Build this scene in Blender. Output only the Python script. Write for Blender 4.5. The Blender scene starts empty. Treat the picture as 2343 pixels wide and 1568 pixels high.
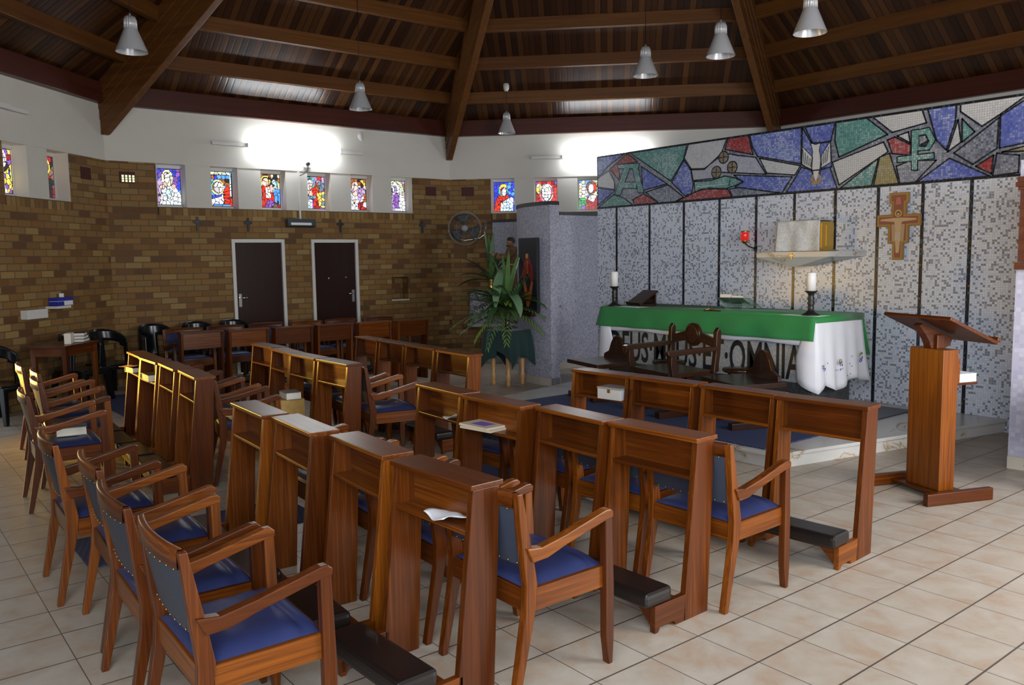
import bpy, bmesh, math, random
from mathutils import Vector, Matrix
random.seed(7)
PI = math.pi
SC = bpy.context.scene
COL = SC.collection
R = math.radians

# ------------------------------------------------------------------ camera
cam_d = bpy.data.cameras.new('camera')
cam = bpy.data.objects.new('camera', cam_d)
COL.objects.link(cam)
cam_d.sensor_width = 36.0
cam_d.sensor_fit = 'HORIZONTAL'
cam_d.lens = 29.34265
cam_d.clip_start = 0.02
cam_d.clip_end = 200
_r, _u, _b = (0.62163, 0.783181, -0.014279), (-0.069691, 0.073454, 0.994861), (0.780205, -0.61744, 0.100242)
cam.matrix_world = Matrix(((_r[0], _u[0], _b[0], 0), (_r[1], _u[1], _b[1], 0), (_r[2], _u[2], _b[2], 1.7), (0, 0, 0, 1)))
SC.camera = cam

# ------------------------------------------------------------------ view, world and daylight through the openings, added lights
SC.view_settings.view_transform = 'Standard'
SC.view_settings.look = 'None'
SC.view_settings.gamma = 1.0
SC.view_settings.use_curve_mapping = False
SC.view_settings.exposure = 0.75
wd = bpy.data.worlds.new('sky')
SC.world = wd
wd.use_nodes = True
wd.node_tree.nodes['Background'].inputs[0].default_value = (0.80, 0.90, 1.0, 1)
wd.node_tree.nodes['Background'].inputs[1].default_value = 1.0


def area(name, loc, target, sx, sy, power, color):
    d = bpy.data.lights.new(name, 'AREA')
    d.shape = 'RECTANGLE'
    d.size, d.size_y, d.energy, d.color = sx, sy, power, color
    o = bpy.data.objects.new(name, d)
    COL.objects.link(o)
    o.location = loc
    v = Vector(target) - Vector(loc)
    o.rotation_euler = v.to_track_quat('-Z', 'Y').to_euler()
    return o


OX, OY, AP = -5.70134, 5.72318, 6.87047
# daylight: open entrance (behind the camera), garden door, amber glass door in the left wall
area('entrance_daylight', (1.0, -0.75, 2.0), (-5.0, 5.0, 0.6), 3.0, 2.2, 120, (0.86, 0.93, 1.0))
area('garden_door_daylight', (1.05, 5.3, 1.6), (-4.0, 4.6, 0.0), 2.6, 2.2, 125, (1.0, 0.97, 0.93))
amb = area('amber_door_daylight', (-10.26, 0.66, 0.95), (-9.41, 1.19, 0.93), 1.2, 1.1, 26, (1.0, 0.56, 0.06))
amb.data.spread = R(62)
# added lights, as from assumed high windows, to brighten ceiling and mural
area('added_high_light_east', (1.05, 5.72, 2.82), (-6.0, 7.0, 3.4), 4.4, .55, 75, (0.92, 0.96, 1.0))
area('added_high_light_entrance', (-0.95, 0.85, 3.0), (-6.0, 6.5, 3.9), 3.6, .4, 55, (0.92, 0.96, 1.0))
# unseen light added behind the mosaic wall to brighten the alcove wall
area('added_passage_light', (-6.6, 11.3, 2.0), (-9.6, 8.8, 1.2), 1.2, 1.4, 22, (0.85, 0.92, 1.0))


# ------------------------------------------------------------------ materials
def new_mat(name):
    m = bpy.data.materials.new(name)
    m.use_nodes = True
    nt = m.node_tree
    return m, nt, nt.nodes['Principled BSDF']


class G:
    """small wrapper for node graphs"""
    def __init__(s, nt):
        s.nt = nt
        s.N, s.L = nt.nodes, nt.links

    def put(s, sock, v):
        if isinstance(v, (int, float)):
            sock.default_value = v
        elif isinstance(v, tuple):
            sock.default_value = (*v, 1) if len(v) == 3 and sock.type == 'RGBA' else v
        else:
            s.L.new(v, sock)

    def m(s, op, a, b=0.0, c=None):
        n = s.N.new('ShaderNodeMath')
        n.operation = op
        s.put(n.inputs[0], a)
        s.put(n.inputs[1], b)
        if c is not None:
            s.put(n.inputs[2], c)
        return n.outputs[0]

    def coord(s, kind='Object'):
        return s.N.new('ShaderNodeTexCoord').outputs[kind]

    def sep(s, v):
        n = s.N.new('ShaderNodeSeparateXYZ')
        s.L.new(v, n.inputs[0])
        return n.outputs

    def comb(s, x, y, z=0.0):
        n = s.N.new('ShaderNodeCombineXYZ')
        s.put(n.inputs[0], x)
        s.put(n.inputs[1], y)
        s.put(n.inputs[2], z)
        return n.outputs[0]

    def scale(s, v, sc, add=None):
        n = s.N.new('ShaderNodeMapping')
        s.L.new(v, n.inputs[0])
        n.inputs['Scale'].default_value = sc
        if add is not None:
            s.L.new(add, n.inputs['Location'])
        return n.outputs[0]

    def noise(s, v, scale=5.0, detail=4.0, rough=0.55, dist=0.0):
        n = s.N.new('ShaderNodeTexNoise')
        if v is not None:
            s.L.new(v, n.inputs['Vector'])
        n.inputs['Scale'].default_value = scale
        n.inputs['Detail'].default_value = detail
        n.inputs['Roughness'].default_value = rough
        n.inputs['Distortion'].default_value = dist
        return n.outputs[0]

    def white(s, v):
        n = s.N.new('ShaderNodeTexWhiteNoise')
        n.noise_dimensions = '3D'
        s.L.new(v, n.inputs[0])
        return n.outputs[0]

    def ramp(s, f, stops, const=False):
        n = s.N.new('ShaderNodeValToRGB')
        cr = n.color_ramp
        if const:
            cr.interpolation = 'CONSTANT'
        while len(cr.elements) < len(stops):
            cr.elements.new(0.5)
        for e, (p, c) in zip(cr.elements, stops):
            e.position = p
            e.color = (*c, 1)
        s.put(n.inputs[0], f)
        return n.outputs[0]

    def mix(s, f, a, b, mode='MIX'):
        n = s.N.new('ShaderNodeMix')
        n.data_type = 'RGBA'
        n.blend_type = mode
        s.put(n.inputs[0], f)
        s.put(n.inputs[6], a)
        s.put(n.inputs[7], b)
        return n.outputs[2]

    def bump(s, h, strength=0.3, dist=0.01):
        n = s.N.new('ShaderNodeBump')
        n.inputs['Strength'].default_value = strength
        n.inputs['Distance'].default_value = dist
        s.L.new(h, n.inputs['Height'])
        return n.outputs[0]

    def cells(s, u, v, w, h, bond=False, gap=0.01):
        vv = s.m('DIVIDE', v, h)
        row = s.m('FLOOR', vv)
        uu = s.m('DIVIDE', u, w)
        if bond:
            uu = s.m('ADD', uu, s.m('MULTIPLY', s.m('FLOORED_MODULO', row, 2.0), 0.5))
        col = s.m('FLOOR', uu)
        fu = s.m('MULTIPLY', s.m('SUBTRACT', uu, col), w)
        fv = s.m('MULTIPLY', s.m('SUBTRACT', vv, row), h)
        eu = s.m('MINIMUM', fu, s.m('SUBTRACT', w, fu))
        ev = s.m('MINIMUM', fv, s.m('SUBTRACT', h, fv))
        d = s.m('MINIMUM', eu, ev)
        mask = s.m('GREATER_THAN', d, gap / 2)
        return s.white(s.comb(col, row, 0.37)), mask, eu, ev


def plain(name, col, rough=0.5, metal=0.0, emit=None, estr=0.0, trans=0.0, ior=1.45, spec=0.5):
    m, nt, b = new_mat(name)
    b.inputs['Base Color'].default_value = (*col, 1)
    b.inputs['Roughness'].default_value = rough
    b.inputs['Metallic'].default_value = metal
    b.inputs['Specular IOR Level'].default_value = spec
    if emit:
        b.inputs['Emission Color'].default_value = (*emit, 1)
        b.inputs['Emission Strength'].default_value = estr
    if trans:
        b.inputs['Transmission Weight'].default_value = trans
        b.inputs['IOR'].default_value = ior
    g = G(nt)
    n = g.noise(g.coord(), 60, 3)
    if not trans and not metal:
        g.L.new(g.mix(g.m('MULTIPLY', n, 0.35), tuple(col), tuple(c * 0.72 for c in col)), b.inputs['Base Color'])
    return m


def wood(name, axis, dark, mid, light, rough=0.28, scale=1.0, coat=0.25, vary=0.5):
    m, nt, b = new_mat(name)
    g = G(nt)
    oi = g.N.new('ShaderNodeObjectInfo').outputs['Random']
    off = g.comb(g.m('MULTIPLY', oi, 37.0), g.m('MULTIPLY', oi, 91.0), g.m('MULTIPLY', oi, 53.0))
    s = [26.0 * scale] * 3
    s[axis] = 0.7 * scale
    v = g.scale(g.coord(), tuple(s), off)
    n1 = g.noise(v, 1.0, 6, 0.6, 0.8)
    s2 = [110.0 * scale] * 3
    s2[axis] = 3.0
    n2 = g.noise(g.scale(g.coord(), tuple(s2), off), 1.0, 3, 0.6)
    f = g.m('ADD', g.m('MULTIPLY', n1, 0.75), g.m('MULTIPLY', n2, 0.25))
    f = g.m('ADD', f, g.m('MULTIPLY', g.m('SUBTRACT', oi, 0.5), 0.22 * vary))
    c = g.ramp(f, [(0.14, dark), (0.5, mid), (0.92, light)])
    g.L.new(c, b.inputs['Base Color'])
    b.inputs['Roughness'].default_value = rough
    b.inputs['Specular IOR Level'].default_value = 0.28
    b.inputs['Coat Weight'].default_value = coat
    b.inputs['Coat Roughness'].default_value = 0.2
    g.L.new(g.bump(n2, 0.08, 0.002), b.inputs['Normal'])
    return m


WD, WM, WL = (0.024, 0.0048, 0.0008), (0.086, 0.0195, 0.0020), (0.270, 0.076, 0.0062)
WOODX, WOODY, WOODZ = [wood('mahogany_' + 'xyz'[i], i, WD, WM, WL, 0.30, 2.2, 0.05, 1.6) for i in range(3)]
DKX, DKY, DKZ = [wood('dark_oak_' + 'xyz'[i], i, (0.012, 0.005, 0.003), (0.030, 0.010, 0.004), (0.060, 0.020, 0.007), 0.3) for i in range(3)]
PINE = wood('pine', 2, (0.42, 0.21, 0.07), (0.55, 0.30, 0.11), (0.66, 0.40, 0.17), 0.45)
BOXW = wood('light_box_wood', 0, (0.34, 0.19, 0.05), (0.46, 0.28, 0.08), (0.56, 0.36, 0.13), 0.5)
DOORW = wood('dark_door_wood', 2, (0.010, 0.003, 0.002), (0.024, 0.006, 0.0035), (0.042, 0.012, 0.005), 0.35, 0.8, 0.1)
BEAM = [wood('roof_beam_' + 'xyz'[i], i, (0.055, 0.018, 0.005), (0.12, 0.044, 0.010), (0.22, 0.090, 0.020), 0.42, 0.7, 0.05) for i in range(3)]
RINGW = wood('ring_beam_wood', 0, (0.035, 0.008, 0.005), (0.065, 0.015, 0.009), (0.10, 0.026, 0.014), 0.4, 0.7, 0.1)


def vinyl(name, col, rough=0.33):
    m, nt, b = new_mat(name)
    g = G(nt)
    n = g.noise(g.coord(), 220, 2)
    n2 = g.noise(g.coord(), 9, 3)
    g.L.new(g.mix(n2, tuple(c * 0.8 for c in col), tuple(c * 1.15 for c in col)), b.inputs['Base Color'])
    b.inputs['Roughness'].default_value = rough
    g.L.new(g.bump(n, 0.12, 0.002), b.inputs['Normal'])
    return m


BLUEV = vinyl('blue_vinyl', (0.022, 0.030, 0.098), 0.42)
GREYV = vinyl('slate_back_vinyl', (0.030, 0.036, 0.055), 0.48)
BLACKV = vinyl('black_leather', (0.010, 0.0065, 0.006), 0.33)
FOAM = plain('yellow_foam', (0.62, 0.42, 0.06), 0.9)
BRASS = plain('brass', (0.62, 0.40, 0.12), 0.32, 1.0)
CHROME = plain('chrome', (0.75, 0.75, 0.76), 0.2, 1.0)
ALU = plain('frosted_lamp_shell', (0.52, 0.52, 0.54), 0.28, 0.25)
IRON = plain('black_iron', (0.012, 0.011, 0.012), 0.4)
PLASTICB = plain('black_plastic', (0.007, 0.008, 0.010), 0.22)
WHITEP = plain('white_paint', (0.72, 0.71, 0.68), 0.5)
GREYP = plain('grey_paint', (0.30, 0.31, 0.32), 0.45)
DGREYP = plain('dark_grey_paint', (0.05, 0.055, 0.06), 0.5)
PAPER = plain('white_paper', (0.80, 0.80, 0.84), 0.8)
PAGES = plain('book_pages', (0.78, 0.72, 0.60), 0.8)
BOOKD = plain('dark_book_cover', (0.020, 0.022, 0.030), 0.5)
BOOKG = plain('grey_book_cover', (0.20, 0.20, 0.22), 0.6)
BOOKB = plain('blue_book_cover', (0.03, 0.10, 0.30), 0.5)
BOOKO = plain('cream_printed_cover', (0.66, 0.55, 0.42), 0.6)
VIOLET = plain('violet_ink', (0.20, 0.13, 0.50), 0.7)
CREAM = plain('cream_cloth', (0.72, 0.58, 0.38), 0.8)
WAX = plain('white_wax', (0.85, 0.83, 0.80), 0.45)
GOLD = plain('gilded_metal', (0.55, 0.34, 0.06), 0.38, 0.85)
REDGLASS = plain('red_glass', (0.35, 0.01, 0.01), 0.1, 0.0, (1.0, 0.03, 0.02), 0.25)
FLAME = plain('flame', (1, 0.4, 0.1), 0.5, 0, (1.0, 0.25, 0.08), 4.0)
TUBE = plain('lit_tube', (1, 1, 1), 0.4, 0, (0.90, 0.96, 1.0), 32.0)
BLACKINK = plain('black_letters', (0.012, 0.012, 0.014), 0.5)
WHITEINK = plain('white_letters', (0.80, 0.78, 0.72), 0.5)
BLUEBOX = plain('blue_carton', (0.02, 0.03, 0.33), 0.5)
SILVERBOX = plain('silver_tin', (0.55, 0.56, 0.58), 0.45)


def cloth(name, col, rough=0.85, amp=0.2):
    m, nt, b = new_mat(name)
    g = G(nt)
    n = g.noise(g.coord(), 300, 2)
    n2 = g.noise(g.coord(), 4, 4)
    g.L.new(g.mix(g.m('MULTIPLY', n2, 1.0), tuple(c * (1 - amp) for c in col), tuple(min(1, c * (1 + amp)) for c in col)), b.inputs['Base Color'])
    b.inputs['Roughness'].default_value = rough
    b.inputs['Sheen Weight'].default_value = 0.15
    g.L.new(g.bump(n, 0.15, 0.002), b.inputs['Normal'])
    return m


GREENC = cloth('green_altar_cloth', (0.020, 0.205, 0.050))
WHITEC = cloth('white_linen', (0.74, 0.74, 0.80), 0.85, 0.08)
DKGREENC = cloth('bottle_green_cloth', (0.006, 0.032, 0.030))


def brick_mat(name, dim=1.0):
    m, nt, b = new_mat(name)
    g = G(nt)
    x, y, z = g.sep(g.coord())
    w, mask, eu, ev = g.cells(g.m('ADD', x, y), z, 0.232, 0.0860, True, 0.012)
    n = g.noise(g.coord(), 38, 5, 0.7)
    c = g.ramp(w, [(0.0, (0.115, 0.047, 0.0119)), (0.14, (0.165, 0.069, 0.0154)), (0.34, (0.250, 0.116, 0.0238)),
                   (0.62, (0.305, 0.160, 0.0385)), (0.82, (0.255, 0.149, 0.0462)), (1.0, (0.400, 0.256, 0.0840))])
    c = g.mix(g.m('MULTIPLY', n, 0.45), c, (0.100, 0.048, 0.0140))
    c = g.mix(mask, (0.095, 0.070, 0.0385), c)
    g.L.new(c, b.inputs['Base Color'])
    b.inputs['Roughness'].default_value = 0.75
    h = g.m('ADD', g.m('MULTIPLY', mask, 1.0), g.m('MULTIPLY', n, 0.25))
    g.L.new(g.bump(h, 0.5, 0.008), b.inputs['Normal'])
    return m


def soldier_mat():
    m, nt, b = new_mat('soldier_course_brick')
    g = G(nt)
    x, y, z = g.sep(g.coord())
    w, mask, eu, ev = g.cells(x, g.m('ADD', z, 10.0), 0.080, 0.5, False, 0.011)
    n = g.noise(g.coord(), 38, 5, 0.7)
    c = g.ramp(w, [(0.0, (0.140, 0.065, 0.0154)), (0.3, (0.240, 0.126, 0.0280)), (0.7, (0.300, 0.172, 0.0455)), (1.0, (0.420, 0.279, 0.0980))])
    c = g.mix(g.m('MULTIPLY', n, 0.4), c, (0.100, 0.048, 0.0140))
    g.L.new(g.mix(mask, (0.095, 0.070, 0.0385), c), b.inputs['Base Color'])
    b.inputs['Roughness'].default_value = 0.75
    return m


BRICK, SOLDIER = brick_mat('face_brick'), soldier_mat()


def plaster(name, col):
    m, nt, b = new_mat(name)
    g = G(nt)
    n = g.noise(g.coord(), 1.3, 5, 0.6)
    n2 = g.noise(g.coord(), 90, 3)
    g.L.new(g.mix(n, tuple(c * 0.88 for c in col), tuple(c * 1.06 for c in col)), b.inputs['Base Color'])
    b.inputs['Roughness'].default_value = 0.8
    g.L.new(g.bump(n2, 0.1, 0.002), b.inputs['Normal'])
    return m


PLASTER = plaster('white_plaster', (0.66, 0.63, 0.57))


def floor_mat():
    m, nt, b = new_mat('ceramic_floor_tile')
    g = G(nt)
    x, y, z = g.sep(g.coord())
    T = 0.31724
    u = g.m('ADD', x, 2.31283 + 60 * T)
    v = g.m('ADD', y, -2.87385 + 60 * T)
    w, mask0, eu, ev = g.cells(u, v, T, T, False, 0.005)
    mask = g.m('MULTIPLY', g.m('GREATER_THAN', eu, 0.0042), g.m('GREATER_THAN', ev, 0.0022))
    off = g.comb(g.m('MULTIPLY', w, 40.0), g.m('MULTIPLY', w, 17.0), 0.0)
    n = g.noise(g.scale(g.coord(), (5, 5, 5), off), 1.0, 6, 0.62, 0.4)
    n2 = g.noise(g.scale(g.coord(), (30, 9, 9), off), 1.0, 4, 0.6)
    c = g.ramp(n, [(0.32, (0.44, 0.385, 0.325)), (0.5, (0.385, 0.325, 0.262)), (0.66, (0.36, 0.245, 0.165))])
    c = g.mix(g.m('MULTIPLY', n2, 0.35), c, (0.46, 0.42, 0.37))
    c = g.mix(mask, (0.085, 0.066, 0.055), c)
    g.L.new(c, b.inputs['Base Color'])
    b.inputs['Roughness'].default_value = 0.42
    g.L.new(g.bump(mask, 0.4, 0.003), b.inputs['Normal'])
    return m


FLOORM = floor_mat()


def marble_mat():
    m, nt, b = new_mat('veined_marble')
    g = G(nt)
    n = g.noise(g.scale(g.coord(), (1.2, 1.2, 2.0)), 1.3, 6, 0.55, 1.2)
    c = g.ramp(n, [(0.36, (0.52, 0.51, 0.49)), (0.555, (0.56, 0.55, 0.53)), (0.60, (0.50, 0.44, 0.36)), (0.612, (0.26, 0.19, 0.12)), (0.625, (0.52, 0.47, 0.41)), (0.70, (0.56, 0.54, 0.52))])
    g.L.new(c, b.inputs['Base Color'])
    b.inputs['Roughness'].default_value = 0.25
    return m


MARBLE = marble_mat()


def planks():
    m, nt, b = new_mat('ceiling_boards')
    g = G(nt)
    u, v, _ = g.sep(g.coord('UV'))
    w, mask, eu, ev = g.cells(g.m('ADD', u, 50.0), g.m('ADD', v, 50.0), 0.094, 60.0, False, 0.009)
    st = g.noise(g.comb(g.m('ADD', g.m('MULTIPLY', u, 40.0), g.m('MULTIPLY', w, 60.0)), g.m('MULTIPLY', v, 2.0)), 1.0, 5)
    c = g.ramp(w, [(0.0, (0.022, 0.007, 0.003)), (0.4, (0.042, 0.014, 0.005)), (0.75, (0.068, 0.025, 0.007)), (1.0, (0.125, 0.049, 0.012))])
    c = g.mix(g.m('MULTIPLY', st, 0.6), c, (0.035, 0.012, 0.006))
    g.L.new(g.mix(g.m('GREATER_THAN', eu, 0.004), (0.010, 0.005, 0.003), c), b.inputs['Base Color'])
    b.inputs['Roughness'].default_value = 0.30
    g.L.new(g.bump(g.m('MINIMUM', g.m('MULTIPLY', eu, 60.0), 1.0), 0.22, 0.006), b.inputs['Normal'])
    return m


PLANKS = planks()


def mosaic(name, stops, size=0.0225, tint=None, grout=(0.54, 0.56, 0.63), rough=0.25, big=0.0):
    """small square glass tiles, colour picked per tile"""
    m, nt, b = new_mat(name)
    g = G(nt)
    x, y, z = g.sep(g.coord())
    w, mask, eu, ev = g.cells(g.m('ADD', g.m('ADD', x, g.m('MULTIPLY', y, 0.0)), 30.0), g.m('ADD', z, 10.0), size, size, False, 0.0035)
    f = w
    if big:
        n = g.noise(g.coord(), 2.4, 3)
        f = g.m('ADD', g.m('MULTIPLY', w, 1 - big), g.m('MULTIPLY', g.m('ADD', g.m('MULTIPLY', g.m('SUBTRACT', n, 0.5), 2.4), 0.5), big))
    c = g.ramp(f, stops, const=not big)
    if tint:
        n = g.noise(g.coord(), 0.8, 3)
        c = g.mix(g.m('MULTIPLY', n, 0.6), c, tint, 'MULTIPLY')
    g.L.new(g.mix(mask, grout, c), b.inputs['Base Color'])
    b.inputs['Roughness'].default_value = rough
    g.L.new(g.bump(mask, 0.25, 0.002), b.inputs['Normal'])
    return m


MOSAIC = mosaic('pale_mosaic_tile', [(0.0, (0.76, 0.79, 0.86)), (0.38, (0.68, 0.72, 0.82)), (0.62, (0.82, 0.83, 0.86)), (0.74, (0.24, 0.26, 0.32)), (0.84, (0.29, 0.29, 0.29)), (0.92, (0.36, 0.39, 0.49))], tint=(0.86, 0.90, 1.0))
LILAC = mosaic('lilac_mosaic_tile', [(0.0, (0.40, 0.40, 0.52)), (0.5, (0.46, 0.46, 0.58)), (0.8, (0.36, 0.36, 0.50))], 0.035, grout=(0.42, 0.40, 0.46))
STRIPM = mosaic('dark_strip_tile', [(0.0, (0.012, 0.012, 0.016)), (0.6, (0.02, 0.03, 0.05)), (0.86, (0.05, 0.10, 0.16)), (0.95, (0.20, 0.10, 0.012))], grout=(0.03, 0.03, 0.035))
MUR = {
    'b': mosaic('mural_blue', [(0.1, (0.06, 0.09, 0.42)), (0.45, (0.14, 0.18, 0.52)), (0.8, (0.42, 0.47, 0.70))], big=0.55, grout=(0.12, 0.14, 0.32)),
    'r': mosaic('mural_red', [(0.1, (0.30, 0.02, 0.022)), (0.5, (0.40, 0.08, 0.085)), (0.85, (0.46, 0.32, 0.34))], big=0.5, grout=(0.22, 0.08, 0.08)),
    'w': mosaic('mural_white', [(0.1, (0.46, 0.46, 0.49)), (0.5, (0.62, 0.62, 0.63)), (0.85, (0.66, 0.65, 0.64))], big=0.5, grout=(0.36, 0.36, 0.38)),
    'g': mosaic('mural_green', [(0.1, (0.07, 0.25, 0.23)), (0.5, (0.17, 0.36, 0.34)), (0.85, (0.48, 0.58, 0.56))], big=0.5, grout=(0.10, 0.20, 0.19)),
    's': mosaic('mural_grey', [(0.1, (0.10, 0.11, 0.16)), (0.5, (0.27, 0.29, 0.36)), (0.85, (0.48, 0.48, 0.52))], big=0.5, grout=(0.18, 0.19, 0.23)),
    'l': mosaic('mural_lilac', [(0.1, (0.34, 0.34, 0.42)), (0.5, (0.44, 0.44, 0.52)), (0.85, (0.54, 0.54, 0.58))], big=0.5, grout=(0.30, 0.30, 0.36)),
    'y': mosaic('mural_ochre', [(0.1, (0.36, 0.24, 0.02)), (0.5, (0.36, 0.31, 0.16)), (0.85, (0.42, 0.40, 0.30))], big=0.5, grout=(0.20, 0.17, 0.09)),
    'd': mosaic('mural_dove', [(0.1, (0.62, 0.62, 0.62)), (0.5, (0.70, 0.70, 0.70)), (0.85, (0.74, 0.73, 0.72))], big=0.5, grout=(0.52, 0.52, 0.54)),
    'k': mosaic('mural_black', [(0.0, (0.010, 0.012, 0.016)), (0.8, (0.03, 0.05, 0.08))], grout=(0.02, 0.02, 0.025)),
    'o': mosaic('mural_gold', [(0.0, (0.45, 0.25, 0.03)), (0.6, (0.50, 0.32, 0.10))], grout=(0.25, 0.15, 0.05)),
    'n': mosaic('mural_brown', [(0.0, (0.25, 0.20, 0.13)), (0.6, (0.34, 0.28, 0.20))], grout=(0.15, 0.12, 0.08)),
}


def speckle(name, a, b_, scale=70, rough=0.6, vs=0.0):
    m, nt, b = new_mat(name)
    g = G(nt)
    v = g.N.new('ShaderNodeTexVoronoi')
    g.L.new(g.coord(), v.inputs['Vector'])
    v.inputs['Scale'].default_value = scale
    s = g.sep(v.outputs['Color'])
    n = g.noise(g.coord(), 1.2, 3)
    c = g.mix(s[0], a, b_)
    c = g.mix(g.m('MULTIPLY', n, 0.35), c, tuple(x * 0.75 for x in a))
    g.L.new(c, b.inputs['Base Color'])
    b.inputs['Roughness'].default_value = rough
    g.L.new(g.bump(v.outputs['Distance'], 0.3 + vs, 0.004 + vs * 0.02), b.inputs['Normal'])
    return m


GREYWALL = speckle('lilac_grey_tile_chips', (0.26, 0.26, 0.34), (0.50, 0.50, 0.58), 60)
PEBBLE = speckle('pebble_dash', (0.05, 0.055, 0.065), (0.40, 0.42, 0.45), 22, 0.5, 0.5)
CONC = speckle('pale_blue_concrete', (0.34, 0.38, 0.39), (0.42, 0.46, 0.47), 40)
ALTARG = speckle('altar_grey_chips', (0.28, 0.29, 0.30), (0.42, 0.43, 0.44), 70)
ALTARD = speckle('altar_dark_chips', (0.02, 0.023, 0.026), (0.085, 0.09, 0.095), 80)
COPING = plain('dark_coping', (0.035, 0.036, 0.042), 0.6)
SKIRT = plain('beige_skirting_tile', (0.50, 0.44, 0.37), 0.45)


def rug_mat():
    m, nt, b = new_mat('blue_rug')
    g = G(nt)
    x, y, z = g.sep(g.coord())
    a = g.m('ADD', x, y)
    d = g.m('SUBTRACT', x, y)
    p = g.m('MULTIPLY', g.m('SINE', g.m('MULTIPLY', a, 120.0)), g.m('SINE', g.m('MULTIPLY', d, 60.0)))
    n = g.noise(g.coord(), 150, 2)
    c = g.mix(g.m('GREATER_THAN', p, 0.1), (0.022, 0.034, 0.105), (0.055, 0.075, 0.185))
    g.L.new(g.mix(g.m('MULTIPLY', n, 0.5), c, (0.02, 0.03, 0.085)), b.inputs['Base Color'])
    b.inputs['Roughness'].default_value = 0.95
    return m


RUG = rug_mat()
RUGD = cloth('dark_navy_rug', (0.012, 0.018, 0.045))


def leafm(name, a, b_):
    m, nt, b = new_mat(name)
    g = G(nt)
    n = g.noise(g.coord(), 14, 3)
    g.L.new(g.mix(n, a, b_), b.inputs['Base Color'])
    b.inputs['Roughness'].default_value = 0.42
    b.inputs['Subsurface Weight'].default_value = 0.0
    return m


LEAFS = [leafm('leaf_dark', (0.018, 0.055, 0.018), (0.050, 0.115, 0.032)), leafm('leaf_mid', (0.055, 0.125, 0.038), (0.11, 0.20, 0.055)),
         leafm('leaf_pale', (0.10, 0.19, 0.10), (0.16, 0.26, 0.13)), leafm('leaf_lime', (0.12, 0.20, 0.025), (0.19, 0.28, 0.05))]
BRONZE = wood('painted_plaster_habit', 2, (0.085, 0.042, 0.016), (0.14, 0.078, 0.032), (0.20, 0.12, 0.055), 0.5, 0.5, 0.0)
SKIN = plain('painted_skin', (0.36, 0.19, 0.09), 0.5)
HAIR = plain('painted_hair', (0.04, 0.02, 0.012), 0.6)


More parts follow.
